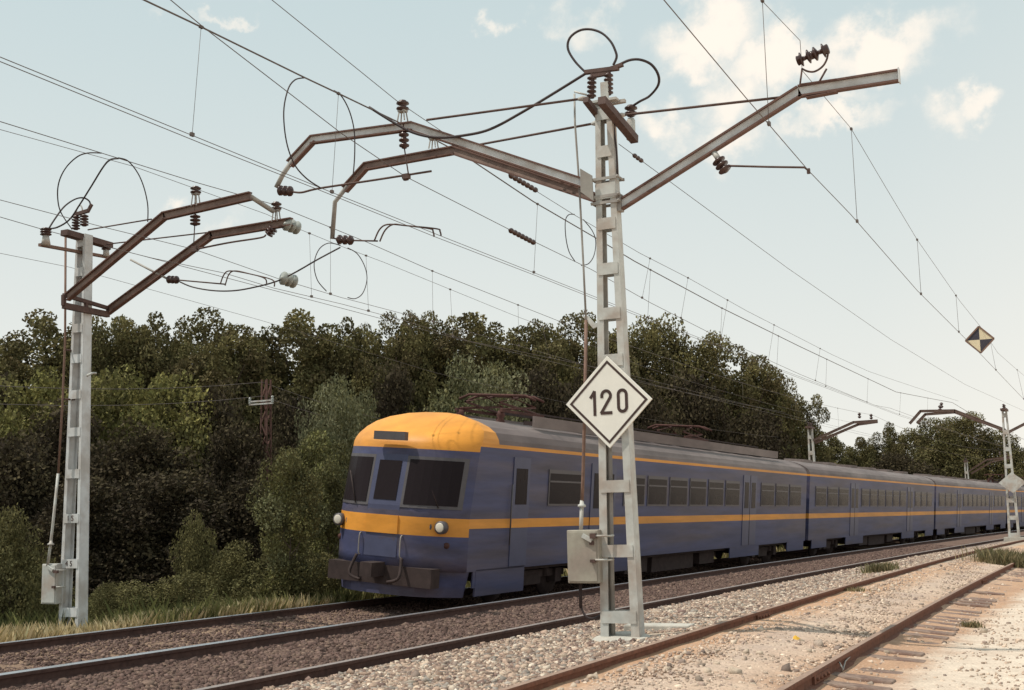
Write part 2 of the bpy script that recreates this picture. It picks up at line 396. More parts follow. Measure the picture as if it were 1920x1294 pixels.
# loose stones: a real layer of broken stone where the camera can resolve it
def stones(name, n, sfun, trange, size, cols, label, zoff=0., pw=1.8):
    ux = np.array([(-1, -1, -1), (1, -1, -1), (1, 1, -1), (-1, 1, -1), (-1, -1, 1), (1, -1, 1), (1, 1, 1), (-1, 1, 1)], float)*.5
    ux[4:, :2] *= .74
    fq = np.array([(0, 3, 2, 1), (4, 5, 6, 7), (0, 1, 5, 4), (1, 2, 6, 5), (2, 3, 7, 6), (3, 0, 4, 7)])
    t = trange[0] + (trange[1]-trange[0])*rng.random(n)**pw
    s = np.array([sfun(a) for a in t])
    xx = np.array([bend(b) for b in t]) - s
    keep = ((xx+5.375)**2+(t-13.73)**2 > .37**2) & ~((abs(xx+5.03) < .5) & (abs(t-14.2) < .30))
    s, t = s[keep], t[keep]; n = len(s)
    z = np.array([ground_z(a, b) for a, b in zip(s, t)]) + zoff
    x = np.array([bend(b) for b in t]) - s
    sz = size*np.exp(rng.normal(0, .35, n))
    V = ux[None]*(1+rng.normal(0, .27, (n, 8, 3)))
    V = V*sz[:, None, None]*np.stack([1+.4*rng.random(n), .8+.4*rng.random(n), .55+.35*rng.random(n)], 1)[:, None, :]
    a = rng.random(n)*2*PI; ca, sa = np.cos(a), np.sin(a); b = rng.normal(0, .45, n); cb, sb_ = np.cos(b), np.sin(b)
    X = V[:, :, 0]*ca[:, None]-V[:, :, 1]*sa[:, None]; Y = V[:, :, 0]*sa[:, None]+V[:, :, 1]*ca[:, None]; Z = V[:, :, 2]
    Y2 = Y*cb[:, None]-Z*sb_[:, None]; Z2 = Y*sb_[:, None]+Z*cb[:, None]
    P = np.stack([X+x[:, None], Y2+t[:, None], Z2+(z+sz*.18)[:, None]], 2).reshape(-1, 3)
    F = (fq[None]+(np.arange(n)*8)[:, None, None]).reshape(-1, 4)
    c = np.array(cols)[rng.integers(0, len(cols), n)]*(1+rng.normal(0, .16, (n, 1)))
    o = mesh_obj(name, fast_mesh(name, P, F, M['stone'], np.repeat(np.clip(c, .02, .9), 8, 0)))
    return tag(o, label=label, kind='stuff')
def between(a, b): return lambda t: a+(b-a)*random.random()
stones('track_ballast', 125000, lambda t: random.choice([random.uniform(7.95, 9.5), random.uniform(7.95, 9.5), random.uniform(9.7, 11.6), random.uniform(11.85, 13.4)]), (4, 60), .026,
       [(.125, .08, .068), (.158, .105, .088), (.10, .065, .055), (.185, .127, .10), (.14, .094, .08)], 'brown stained ballast stones between the main rails', -.002)
stones('shoulder_ballast', 135000, lambda t: random.uniform(sl_s(t)+.14, 7.75), (3.5, 55), .024,
       [(.385, .28, .215), (.285, .20, .155), (.475, .365, .28), (.19, .13, .11), (.55, .46, .37), (.30, .26, .225), (.40, .285, .22), (.23, .175, .145)], 'pale broken ballast stones between siding and main track', .0)
stones('siding_gravel', 26000, lambda t: sl_s(t)-random.uniform(.12, 1.62) if random.random() < .7 else sl_s(t)-random.uniform(1.85, 4.2), (4, 50), .018,
       [(.50, .385, .30), (.42, .315, .245), (.57, .45, .355), (.34, .255, .21)], 'fine pale gravel in and beside the rusty siding', -.004)
stones('siding_pebbles', 420, lambda t: sl_s(t)-random.uniform(.12, 1.62) if random.random() < .65 else sl_s(t)-random.uniform(1.85, 4.5), (5, 34), .042,
       [(.50, .40, .31), (.33, .26, .21), (.62, .50, .39), (.25, .19, .16)], 'scattered bigger stones lying on the siding gravel', -.006)

# ------------------------------------------------------------------ rails, sleepers
PROF = [(-.0325, 0), (.0325, 0), (.036, -.012), (.034, -.036), (.009, -.045), (.008, -.112), (.06, -.132), (.062, -RH), (-.062, -RH), (-.06, -.132), (-.008, -.112), (-.009, -.045), (-.034, -.036), (-.036, -.012)]
def rail(name, parent, sf, zf, mats, t0=-10., t1=190., cant=0., label=None):
    ts_ = []; t = t0
    while t < t1: ts_.append(t); t += 1.0 if t < 60 else 3.
    b = MB(); k = len(PROF); V = []; ca, sa = math.cos(cant), math.sin(cant)
    for t in ts_:
        s0, z0 = sf(t), zf(t); dt = .5
        p = trk(s0, t, z0); d = (trk(sf(t+dt), t+dt)-trk(sf(t-dt), t-dt)).normalized(); r = Vector((d.y, -d.x, 0))
        for x, z in PROF: V.append(p + r*(x*ca+z*sa) + Vector((0, 0, z*ca-x*sa)))
    F = []; mi = []
    for i in range(len(ts_)-1):
        for j in range(k):
            F.append((i*k+j, i*k+(j+1) % k, (i+1)*k+(j+1) % k, (i+1)*k+j)); mi.append(1 if j == 0 else 0)
    b.v = V; b.f = F; b.m = mi; b.sm = [False]*len(F)
    o = b.build(name, mats, parent)
    if label: o['label'] = label
    return o
def sleepers(parent, cs, t0, t1, n, ends, matl, zc, cant, thick=.14, step=.6, jit=.02, zj=.006):
    b = MB(); b.box((0, 0, -thick/2), (ends, .24, thick))
    src = None
    for i in range(n):
        t = t0 + i*step + random.uniform(-jit, jit)*2
        if t > t1: break
        if src is None:
            o = b.build('sleeper', matl, None); mo = o.modifiers.new('bevel', 'BEVEL'); mo.width = .018; mo.segments = 2; src = o
        else:
            o = src.copy(); COL.objects.link(o)
        o.parent = parent
        p = trk(cs(t)+random.uniform(-.05, .05), t, zc(t)+random.uniform(-zj, zj)); hd = -t/RAD + random.uniform(-.02, .02)*(1 if zj < .01 else 2.5)
        o.matrix_local = Matrix.Translation(p) @ Matrix.Rotation(hd, 4, 'Z') @ Matrix.Rotation(cant, 4, 'Y')
cant1 = -math.atan2(B_Z-A_Z, 1.74); cant2 = -math.atan2(D_Z-C_Z, 1.74)
tr1 = empty('railway_track', (0, 0, 0), 'nearer main track with brown ballast between its dark rails, in front of the train', 'railway track', 'railway tracks')
rail('rail', tr1, lambda t: A_S, lambda t: A_Z, [M['rail_side'], M['rail_dull']], cant=-cant1)
rail('rail', tr1, lambda t: B_S, lambda t: B_Z, [M['rail_side'], M['rail_top']], cant=-cant1, label='bright topped rail just below the train')
sleepers(tr1, lambda t: A_S+.87, 3.2, 62, 98, 2.6, M['oilwood'], lambda t: (A_Z+B_Z)/2-RH+.004, -cant1)
tr2 = empty('railway_track', (0, 0, 0), 'farther main track with the blue and yellow train on it', 'railway track', 'railway tracks')
rail('rail', tr2, lambda t: C_S, lambda t: C_Z, [M['rail_side'], M['rail_top']], cant=-cant2)
rail('rail', tr2, lambda t: D_S, lambda t: D_Z, [M['rail_side'], M['rail_top']], cant=-cant2)
sleepers(tr2, lambda t: C_S+.87, 6, 65, 98, 2.6, M['oilwood'], lambda t: (C_Z+D_Z)/2-RH+.004, -cant2)
tr3 = empty('railway_track', (0, 0, 0), 'rusty siding with sunken rails and rotting sleeper ends on the right', 'railway track', 'railway tracks')
RS, RT_ = [M['rail_rust'], M['rail_rust_top']], None
rail('rail', tr3, sl_s, sl_z, RS)
rail('rail', tr3, lambda t: sl_s(t)-1.74, lambda t: sl_z(t)-.141, RS, label='rusty rail with sleeper ends sticking out beside it')
sleepers(tr3, lambda t: sl_s(t)-.98, 6.0, 60, 90, 2.75, M['wood'], lambda t: sl_z(t)-.079-RH+.012, math.atan2(.141, 1.74), step=.62, jit=.06, zj=.022)
def fishplate(tp, so):
    b = MB(); s0 = sl_s(tp)-so; z0 = sl_z(tp)-(.141 if so else 0)
    for k in (-1, 1):
        p, q = trk(s0-k*.028, tp-.3, z0-.075), trk(s0-k*.028, tp+.3, z0-.075)
        b.bar(p, q, .025, .075)
        for i in range(4):
            c = p.lerp(q, .14+.24*i); b.lathe(c, c+Vector((k*.035, 0, 0)), [(0, .017), (1, .017)], 6)
    b.build('fishplate', M['rail_rust'], tr3)
fishplate(11.6, 1.74); fishplate(16.4, 0); fishplate(28, 1.74)
b = MB(); b.tube([atZ(1568, 1236, .06), atZ(1574, 1243, .05), atZ(1580, 1252, .02), atZ(1579, 1262, -.05), atZ(1585, 1240, .03), atZ(1597, 1228, .03)], .008, 5)
b.build('bond_wire', M['galv_dull'], tr3)

# ------------------------------------------------------------------ catenary masts
def batten_mast(root, base, top_z, wb, wt, db, dt, zs, mg, head=0., bh=.15, fl=.095):
    """two channel legs tapering together, joined by batten plates front and back"""
    ca, sa = math.cos(head), math.sin(head)
    bx = Vector(base)
    lean = Vector((0, 0, 0))
    def P(x, y, z): return bx + Vector((x*ca-y*sa, x*sa+y*ca, z-bx.z))
    H = top_z-bx.z
    def hw(z): return (wb + (wt-wb)*(z-bx.z)/H)/2
    def hd(z): return (db + (dt-db)*(z-bx.z)/H)/2
    for k in (-1, 1):
        m = MB(); z0, z1 = bx.z, top_z
        def plate(a, c):     # a, c: lambda z -> local xy of two edges of a thin tapered plate
            V = [P(*a(z0), z0), P(*c(z0), z0), P(*c(z1), z1), P(*a(z1), z1)]
            n = (V[1]-V[0]).cross(V[3]-V[0]).normalized()*.008
            m.add([v-n for v in V]+[v+n for v in V], [(3, 2, 1, 0), (4, 5, 6, 7), (0, 1, 5, 4), (1, 2, 6, 5), (2, 3, 7, 6), (3, 0, 4, 7)])
        plate(lambda z: (k*hw(z), -hd(z)+.010), lambda z: (k*hw(z), hd(z)-.010))
        for q in (-1, 1):
            f_ = lambda z: min(fl, hw(z)*(.62 if fl > .08 else .40))
            plate(lambda z: (k*(hw(z)+.008), q*hd(z)), lambda z: (k*(hw(z)-f_(z)), q*hd(z)))
        m.build('mast_leg', mg, root)
    for z in zs:
        for q in (-1, 1):
            m = MB(); w0 = hw(z)*2-.03
            m.box(P(0, q*(hd(z)+.013), z), (w0, .010, bh), rot=Matrix.Rotation(head, 3, 'Z'))
            m.build('batten_plate', mg, root)
    return P, hw, hd
def insulator(root, p, q, r=.07, n=4, name='insulator', m=None, core=.035):
    prof = [(0, core)]
    for i in range(n):
        a = (i+.15)/n; prof += [(a, core), (a+.25/n, r), (a+.5/n, r*.96), (a+.62/n, core)]
    prof.append((1, core))
    b = MB(); b.lathe(p, q, prof, 12); return b.build(name, m or M['porcelain'], root)
def polybeam(root, pts, h=.135, w=.075, name='cantilever_arm', side=(0, 0, 1), m=None):   # flanges darker than the web, from rust and painted shade
    b = MB()
    for p, q in zip(pts, pts[1:]):
        d = (Vector(q)-Vector(p)).normalized()*.02
        b.ibeam(Vector(p)-d, Vector(q)+d, h, w, side, .020, 0, 1)
    return b.build(name, [m or M['arm'], M['armflange']], root)
def rod(root, pts, r, name, m, n=6):
    b = MB(); b.tube(pts, r, n); return b.build(name, m, root)
def smooth(pts, n=6):
    pts = [Vector(p) for p in pts]; out = []
    for i in range(len(pts)-1):
        p0, p1, p2, p3 = pts[max(i-1, 0)], pts[i], pts[i+1], pts[min(i+2, len(pts)-1)]
        for k in range(n):
            t = k/n; out.append(.5*((2*p1)+(p2-p0)*t+(2*p0-5*p1+4*p2-p3)*t*t+(3*p1-p0-3*p2+p3)*t**3))
    out.append(pts[-1]); return out
def text_on(root, body, centre, size, xdir, zdir, m, name='number', weight=0.):
    cu = bpy.data.curves.new(name, 'FONT'); cu.body = body; cu.size = size; cu.align_x = 'CENTER'; cu.align_y = 'CENTER'; cu.extrude = .002; cu.offset = weight
    o = bpy.data.objects.new('tmp', cu); COL.objects.link(o)
    me = bpy.data.meshes.new_from_object(o.evaluated_get(bpy.context.evaluated_depsgraph_get()))
    bpy.data.objects.remove(o); bpy.data.curves.remove(cu)
    x = Vector(xdir).normalized(); z = Vector(zdir).normalized(); n = x.cross(z)
    T = Matrix(((x.x, z.x, n.x, 0), (x.y, z.y, n.y, 0), (x.z, z.z, n.z, 0), (0, 0, 0, 1)))
    me.transform(T); off = Vector(centre) - root.location
    me.transform(Matrix.Translation(off)); me.materials.clear(); me.materials.append(m)
    p = bpy.data.objects.new(name, me); COL.objects.link(p); p.parent = root; return p

# ---- the near mast
YM = 13.75
nb = Vector((-5.375, YM, .08))
nm = empty('catenary_mast', nb, 'tall grey batten mast with the white diamond 120 sign, arms on both sides', 'catenary mast', 'catenary masts along the line')
zb = [atY(1160, v, YM).z for v in (1156, 1033, 912, 785, 676, 588, 504, 419, 283, 213)]
P, hw, hd = batten_mast(nm, nb, 6.62, .475, .20, .17, .13, zb, M['galv'], bh=.145)
b = MB(); b.lathe(nb+Vector((0, -.02, -.20)), nb+Vector((0, -.05, .055)), [(0, .36), (.75, .36), (.92, .34), (1, .29)], 20)
b.build('foundation', M['concrete'], nm)
rod(nm, [P(-.13, .02, .1), P(-.10, .02, 2.0), P(-.075, .02, 3.2)], .03, 'cable_pipe', M['galv_dull'], 8)
b = MB()                                               # clamps round the mast
for v in (338, 371, 383):
    z = atY(1135, v, YM).z; w = hw(z)+.02; d = hd(z)+.02
    b.box(P(0, -d, z), (2*w+.10, .016, .035)); b.box(P(0, d, z), (2*w+.10, .016, .035))
    for k in (-1, 1):
        b.lathe(P(k*(w+.03), -d-.03, z), P(k*(w+.03), d+.03, z), [(0, .016), (1, .016)], 6)
b.build('clamp_band', M['galv_dull'], nm)
b = MB(); b.box(P(0, -hd(5.6)-.016, atY(1130, 362, YM).z), (2*hw(5.5)+.02, .012, .2)); b.build('clamp_plate', M['galv'], nm)
p1 = atY(1097, 345, YM-.12); p2 = atY(1117, 371, YM+.1)
b = MB(); b.prism([P(-hw(5.5)-.02, -.16, 5.72), P(-hw(5.5)-.16, -.2, 5.82), P(-hw(5.5)-.16, -.2, 5.52), P(-hw(5.5)-.02, -.14, 5.40)], (0, 1, 0), .02)
b.build('arm_bracket', M['galv_dull'], nm)
Y1 = lambda k: YM-.14 - .1*k
arm1 = [p1, atY(771, 237, Y1(.6)), atY(586, 262, Y1(1)), atY(545, 306, Y1(1))]
polybeam(nm, arm1, .125, .08, m=M['galv_light'])
rod(nm, [atY(549, 300, Y1(1)), atY(530, 328, Y1(1)), atY(518, 352, Y1(1))], .035, 'drop_tube', M['galv_dull'], 10)
arm2 = [p2, atY(850, 282, YM+1.0), atY(686, 312, YM+1.25), atY(648, 354, YM+1.3)]
polybeam(nm, arm2, .125, .08)
rod(nm, [atY(652, 348, YM+1.3), atY(628, 379, YM+1.35), atY(623, 448, YM+1.4)], .035, 'drop_tube', M['galv_dull'], 10)
b = MB()
b.ibeam(atY(1163, 385, YM), atY(1500, 171, YM), .14, .08, (0, 0, 1), .024, 0, 1); b.ibeam(atY(1497, 172, YM), atY(1686, 142, YM), .145, .08, (0, 0, 1), .024, 0, 1)
b.bar(atY(1501, 160, YM), atY(1570, 150, YM), .09, .012, None, 1); b.bar(atY(1512, 184, YM), atY(1570, 173, YM), .09, .012, None, 1); b.box(atY(1686, 142, YM), (.012, .10, .17))
b.build('cantilever_arm', [M['galv_light'], M['armflange']], nm)
b = MB(); b.box(atY(1163, 382, YM), (.05, .12, .2)); b.build('arm_bracket', M['galv_dull'], nm)
# tie rods
for name, pts in (('tie_rod', [atY(1100, 184, YM-.1), atY(800, 225, Y1(.6))]), ('tie_rod', [atY(1122, 230, YM+.1), atY(900, 271, YM+.9)]), ('tie_rod', [atY(1158, 217, YM), atY(1470, 182, YM)])):
    rod(nm, pts, .016, name, M['dark_steel'], 6)
    b = MB(); b.lathe(pts[0], pts[0].lerp(pts[1], .05), [(0, .02), (.5, .035), (1, .02)], 8); b.build('turnbuckle', M['galv'], nm)
# registration arm of the lifted wire
ty = Y1(1)
insulator(nm, atY(522, 357, ty), atY(548, 359, ty), .075, 3)
rod(nm, smooth([atY(546, 359, ty), atY(565, 361, ty), atY(600, 353, ty), atY(700, 338, ty+.1), atY(809, 321, ty+.2)]), .015, 'registration_arm', M['dark_steel'])
insulator(nm, atY(757, 248, Y1(.65)), atY(758, 278, Y1(.65)), .07, 3)
rod(nm, [atY(757, 230, Y1(.65)), atY(757, 250, Y1(.65))], .014, 'hanger_rod', M['dark_steel'])
rod(nm, [atY(758, 277, Y1(.65)), atY(766, 328, Y1(.65))], .009, 'hanger_rod', M['dark_steel'])
b = MB(); b.box(atY(762, 331, ty+.15), (.1, .06, .07)); b.tube(smooth([atY(754, 331, ty+.15), atY(758, 338, ty+.15), atY(766, 337, ty+.15)]), .01, 5); b.build('wire_clamp', M['dark_steel'], nm)
def post_insulator(root, u, v0, v1, v2, y, legs=True):
    a, c, d = atY(u, v0, y), atY(u, v1, y), atY(u, v2, y)
    insulator(root, c, a, .088, 2, core=.05)
    b = MB()
    for k in (-1, 1):
        for q in (-1, 1): b.bar(d+Vector((k*.055, q*.045, 0)), c+Vector((k*.035, q*.03, 0)), .014, .014)
    b.box(c, (.11, .09, .02)); b.build('insulator_stool', M['galv_dull'], root)
post_insulator(nm, 755, 189, 209, 228, Y1(.62)); post_insulator(nm, 813, 247, 261, 279, YM+1.05)
# double bow registration of the live wires
y2 = YM+1.4
insulator(nm, atY(632, 449, y2), atY(662, 451, y2), .075, 3)
rod(nm, [atY(623, 446, y2), atY(634, 449, y2)], .014, 'hanger_rod', M['dark_steel'])
rod(nm, [atY(660, 451, y2), atY(708, 452, y2)], .013, 'registration_arm', M['dark_steel'])
for o_ in ((0, 0), (10, 2)):
    rod(nm, smooth([atY(702+o_[0], 451+o_[1], y2), atY(712+o_[0], 430+o_[1], y2), atY(727+o_[0], 421, y2), atY(760, 423, y2+.02), atY(806+o_[0]*1.2, 429, y2+.04), atY(812+o_[0]*1.3, 434, y2+.04), atY(814+o_[0]*1.3, 444-o_[1], y2+.04)]), .012, 'bow_arm', M['dark_steel'])
# right-hand registration arm and its insulator
b = MB(); b.tube([atY(1338, 285, YM), atY(1350, 302, YM)], .035, 10); b.build('insulator_stool', M['galv'], nm)
insulator(nm, atY(1345, 298, YM), atY(1362, 322, YM), .085, 3)
rod(nm, [atY(1364, 311, YM), atY(1440, 313, YM), atY(1508, 314, YM), atY(1516, 320, YM)], .013, 'registration_arm', M['dark_steel'])
b = MB(); b.box(atY(1516, 321, YM), (.035, .035, .06)); b.build('wire_clamp', M['dark_steel'], nm)
# insulator string above the right arm
b = MB(); b.lathe(atY(1494, 115, YM), atY(1554, 91, YM), [(0, .045), (.02, .06), (.10, .055), (.13, .085), (.16, .085), (.19, .03), (.30, .025), (.33, .06), (.36, .085), (.39, .085), (.42, .05), (.52, .05), (.56, .085), (.60, .085), (.64, .055), (.67, .025), (.78, .03), (.82, .085), (.85, .085), (.88, .055), (.98, .06), (1, .045)], 12)
b.build('insulator', M['porcelain'], nm)
rod(nm, smooth([atY(1504, 129, YM), atY(1515, 134, YM), atY(1528, 134, YM), atY(1542, 125, YM), atY(1550, 112, YM), atY(1553, 98, YM)]), .012, 'hook', M['dark_steel'])
rod(nm, [atY(1499, 166, YM), atY(1504, 128, YM)], .011, 'stay_leg', M['dark_steel']); rod(nm, [atY(1533, 159, YM), atY(1550, 129, YM)], .012, 'stay_leg', M['dark_steel'])
# head of the mast: crossbars, twin insulators, bus bar
ct = P(0, 0, 6.6)
a0, a1 = atX(1128, 188, -5.20), atX(1190, 262, -5.20)
b = MB(); b.bar(a0, a1, .10, .10); b.build('crossbar', M['dark_steel'], nm)
b = MB(); b.bar(atX(1098, 187, -5.48), atX(1122, 218, -5.48), .07, .07); b.build('crossbar', M['dark_steel'], nm)
b = MB(); b.box(P(-.02, -.06, 6.68), (.42, .10, .03)); b.box(P(0, .06, 6.68), (.5, .06, .04)); b.box(P(.02, -.05, 6.80), (.10, .03, .26)); b.build('head_plate', M['galv'], nm)
insulator(nm, atY(1109, 184, YM), atY(1110, 143, YM), .062, 5, core=.035)
insulator(nm, atY(1141, 178, YM), atY(1141, 138, YM), .062, 5, core=.035)
b = MB(); b.bar(atY(1097, 136, YM), atY(1160, 128, YM), .06, .05); b.box(atY(1126, 137, YM), (.26, .05, .09)); b.bar(atY(1140, 131, YM), atY(1168, 121, YM), .05, .045); b.build('bus_bar', M['dark_steel'], nm)
ye = a1.y-.05
insulator(nm, atY(1183, 218, ye), atY(1183, 198, ye), .085, 2, core=.05)
b = MB(); b.lathe(atY(1183, 263, ye), atY(1183, 222, ye), [(0, .045), (.05, .06), (.9, .055), (1, .04)], 12); b.build('arrester_cylinder', M['galv'], nm)
# operating rod of the switch up the mast's left side
yr = YM-.05
rod(nm, [atY(1077, 176, yr), atY(1078, 230, yr), atY(1086, 345, yr), atY(1094, 500, yr), atY(1099, 603, yr)], .013, 'operating_rod', M['galv_dull'])
rod(nm, [atY(1099, 600, yr), atY(1097, 740, yr), atY(1093, 900, yr), atY(1091, 948, yr)], .021, 'operating_rod', M['rustrod'])
rod(nm, [atY(1091, 946, yr), atY(1089, 1004, yr)], .024, 'operating_rod', M['galv'])
b = MB(); b.lathe(atY(1091, 938, yr), atY(1091, 956, yr), [(0, .02), (.4, .028), (.5, .05), (.7, .05), (.75, .02), (1, .02)], 10); b.build('rod_joint', M['galv'], nm)
rod(nm, [atY(1077, 172, yr), atY(1100, 178, yr)], .013, 'rod_lever', M['galv'])
b = MB(); b.prism([atY(1093, 594, yr), atY(1102, 592, yr), atY(1116, 608, yr), atY(1130, 602, yr), atY(1130, 608, yr), atY(1112, 616, yr)], (0, 1, 0), .03); b.build('rod_guide', M['galv'], nm)
rod(nm, smooth([atY(1150, 230, YM), atY(1156, 285, YM-.03), atY(1158, 330, YM)]), .012, 'earth_cable', M['rubber'])

# the box that drives the switch
yb = YM-.10
bc = atY(1099, 1043, yb)
sb_ = empty('switch_box', bc, 'grey metal drive box clamped to the left of the sign mast', 'switch box', 'drive boxes on the masts')
def drive_box(root, u0, u1, v0, v1, y, mc, depth=.2):
    a, c = atY(u0, v1, y), atY(u1, v0, y)
    b = MB(); b.box(((a.x+c.x)/2, y, (a.z+c.z)/2), (c.x-a.x, depth, c.z-a.z)); b.build('cabinet', mc, root, bevel=.012)
    b = MB(); b.box(((a.x+c.x)/2, y-depth/2-.006, (a.z+c.z)/2), ((c.x-a.x)*.88, .012, (c.z-a.z)*.93)); b.build('cabinet_door', mc, root, bevel=.004)
drive_box(sb_, 1071, 1127, 993, 1093, yb, M['cabinet'])
yf = yb-.13
b = MB(); b.bar(atY(1092, 1004, yf), atY(1110, 1014, yf), .03, .05); b.build('crank_lever', M['galv'], sb_)
b = MB(); b.box(atY(1112, 1005, yf), (.07, .05, .06)); b.box(atY(1112, 1052, yf), (.06, .05, .035)); b.box(atY(1110, 1018, yf+.02), (.05, .05, .05)); b.build('clamp_block', M['dark_steel'], sb_)
for v in (1005, 1050):
    b = MB(); b.tube([atY(1116, v, yf), atY(1148, v, YM-.12)], .014, 6); b.tube([atY(1146, v, YM-.12), atY(1150, v-1, YM+.08)], .014, 6); b.build('clamp_rod', M['galv'], sb_)
rod(sb_, smooth([atY(1087, 1092, yb), atY(1088, 1120, yb), atY(1092, 1145, yb), atY(1103, 1159, yb), atY(1118, 1158, yb+.05), atY(1136, 1146, YM)]), .014, 'supply_cable', M['rubber'])
rod(sb_, [atY(1088, 1090, yb), atY(1089, 1140, yb)], .022, 'cable_pipe', M['under'], 8)

# the 120 sign
ys = YM-.13
scn = atY(1140.5, 753.5, ys)
sg = empty('speed_sign', scn, 'white diamond speed sign reading 120 with a black border', 'speed sign')
hx = (atY(1222, 753, ys)-atY(1059, 753, ys)).length/2; hz_ = (atY(1140, 668, ys)-atY(1140, 840, ys)).length/2
hh = (hx+hz_)/2
def dia(r, y): return [scn+Vector((0, y, r)), scn+Vector((r, y, 0)), scn+Vector((0, y, -r)), scn+Vector((-r, y, 0))]
b = MB(); b.prism(dia(hh, 0), (0, 1, 0), .02); b.build('sign_plate', M['white_paint'], sg, bevel=.004)
b = MB(); o1, i1 = dia(hh*.905, -.003), dia(hh*.835, -.003)
for k in range(4):
    l = (k+1) % 4; b.prism([o1[k], o1[l], i1[l], i1[k]], (0, 1, 0), .002)
b.build('border', M['black_paint'], sg)
def stroke(pts, w, closed=False):
    P2 = [Vector((x, z)) for x, z in pts]; n = len(P2); m = MB()
    for i in range(n if closed else n-1):
        a, c = P2[i], P2[(i+1) % n]; d = (c-a).normalized(); nn = Vector((-d.y, d.x))*w/2; e = d*w*.18
        q = [a-e+nn, c+e+nn, c+e-nn, a-e-nn]
        y = -.004-.0004*(i % 2)
        m.prism([scn+Vector((p.x*hh, y, p.y*hh)) for p in q], (0, 1, 0), .002)
    return m
def px(u, v): return ((u-605)/357, (488-v)/357)
W_ = 24/357
one = [px(492, 586), px(492, 402), px(476, 428), px(459, 450)]
m = stroke(one, W_); m.build('digit_one', M['black_paint'], sg)
two = [px(553, 452)] + [px(589+36*math.cos(a), 440-38*math.sin(a)) for a in np.linspace(PI*.98, -.35, 12)] + [px(545, 573), px(632, 573)]
m = stroke(two, W_); m.build('digit_two', M['black_paint'], sg)
zero = [px(722+33*math.cos(a), 437-33*math.sin(a)) for a in np.linspace(0, PI, 10)] + [px(722+33*math.cos(a), 535-33*math.sin(a)) for a in np.linspace(PI, 2*PI, 10)]
m = stroke(zero, W_, True); m.build('digit_zero', M['black_paint'], sg)
b = MB(); b.box(scn+Vector((0, .035, .25)), (.3, .03, .03)); b.box(scn+Vector((0, .035, -.25)), (.36, .03, .03)); b.build('sign_bracket', M['galv_dull'], sg)

# ---- the left mast
XL, YL = -15.8, 15.35
lb = Vector((XL, YL, -.32))
lm = empty('catenary_mast', lb, 'grey batten mast at the far left beyond both main tracks', 'catenary mast', 'catenary masts along the line')
zl = [atX(140, v, XL+.1).z for v in (1148, 1057, 972, 888, 809, 738, 670, 612, 505)]
zl.append(6.45)
PL, lw, ldp = batten_mast(lm, lb, 6.60, .44, .19, .20, .17, zl, M['galv_light'], bh=.15, fl=.062)
b = MB(); b.lathe(lb+Vector((0, 0, -.25)), lb+Vector((0, 0, .0)), [(0, .35), (.9, .35), (1, .3)], 16); b.build('foundation', M['concrete'], lm)
for zz, tx, c in ((zl[1], '4 5', M['black_paint']), (zl[2], '1 5', M['redbrown'])):
    text_on(lm, tx, PL(-.015, -ldp(zz)-.021, zz), .125, (1, 0, 0), (0, 0, 1), c)
bA, bB = atX(119, 553, XL+.16), atX(203, 578, XL+.16)
b = MB(); b.bar(bA, bB, .06, .06); bA2, bB2 = atX(119, 573, XL+.16), atX(203, 590, XL+.16); b.bar(bA2, bB2, .08, .10)
b.bar(atX(119, 553, XL+.16), bA2, .05, .06); b.bar(bB, bB2, .05, .06); b.bar(bA.lerp(bB, .5), bA2.lerp(bB2, .5), .05, .05); b.build('crossbar', M['dark_steel'], lm)
YA, YB = bA.y+.06, bB.y
polybeam(lm, [atY(127, 557, YA), atY(308, 405, YA), atY(468, 368, YA)], .135, .09)
rod(lm, [atY(466, 366, YA), atY(512, 396, YB-.1)], .04, 'link_tube', M['galv_dull'], 8)
polybeam(lm, [atY(203, 583, YB), atY(396, 441, YB), atY(545, 416, YB)], .135, .09)
post_insulator(lm, 367, 350, 364, 387, YA); post_insulator(lm, 518, 379, 395, 416, YB)
insulator(lm, atY(366, 403, YA), atY(366, 423, YA), .085, 3)
rod(lm, [atY(366, 380, YA), atY(366, 404, YA)], .014, 'hanger_rod', M['dark_steel']); rod(lm, [atY(365, 423, YA), atY(363, 462, YA)], .009, 'hanger_rod', M['dark_steel'])
b = MB(); b.box(atY(365, 467, YA), (.1, .06, .09)); b.build('wire_clamp', M['dark_steel'], lm)
rod(lm, smooth([atY(370, 467, YA), atY(430, 455, YA+.3), atY(488, 446, YB-.2), atY(498, 441, YB)]), .015, 'registration_arm', M['dark_steel'])
insulator(lm, atY(502, 440, YB), atY(514, 427, YB), .085, 3)
insulator(lm, atY(314, 524, YB), atY(334, 525, YB), .07, 3)
rod(lm, [atY(245, 487, YB), atY(316, 524, YB)], .02, 'registration_arm', M['galv_dull'])
rod(lm, [atY(332, 525, YB), atY(422, 533, YB)], .013, 'registration_arm', M['dark_steel'])
for k in (0, 9):
    rod(lm, smooth([atY(413+k, 533+k*.3, YB), atY(420+k, 515, YB), atY(432+k, 508, YB), atY(470, 514, YB), atY(496+k*1.6, 522+k*.3, YB), atY(500+k*1.6, 532+k*.6, YB)]), .011, 'bow_arm', M['dark_steel'])
for u, v in ((547, 424), (541, 525)):
    c = atY(u, v, YB+.1); d = Vector((.25, .95, -.12)).normalized()
    insulator(lm, c-d*.15, c+d*.15, .115, 3, 'glass_insulator', M['glass_ins'], .03)
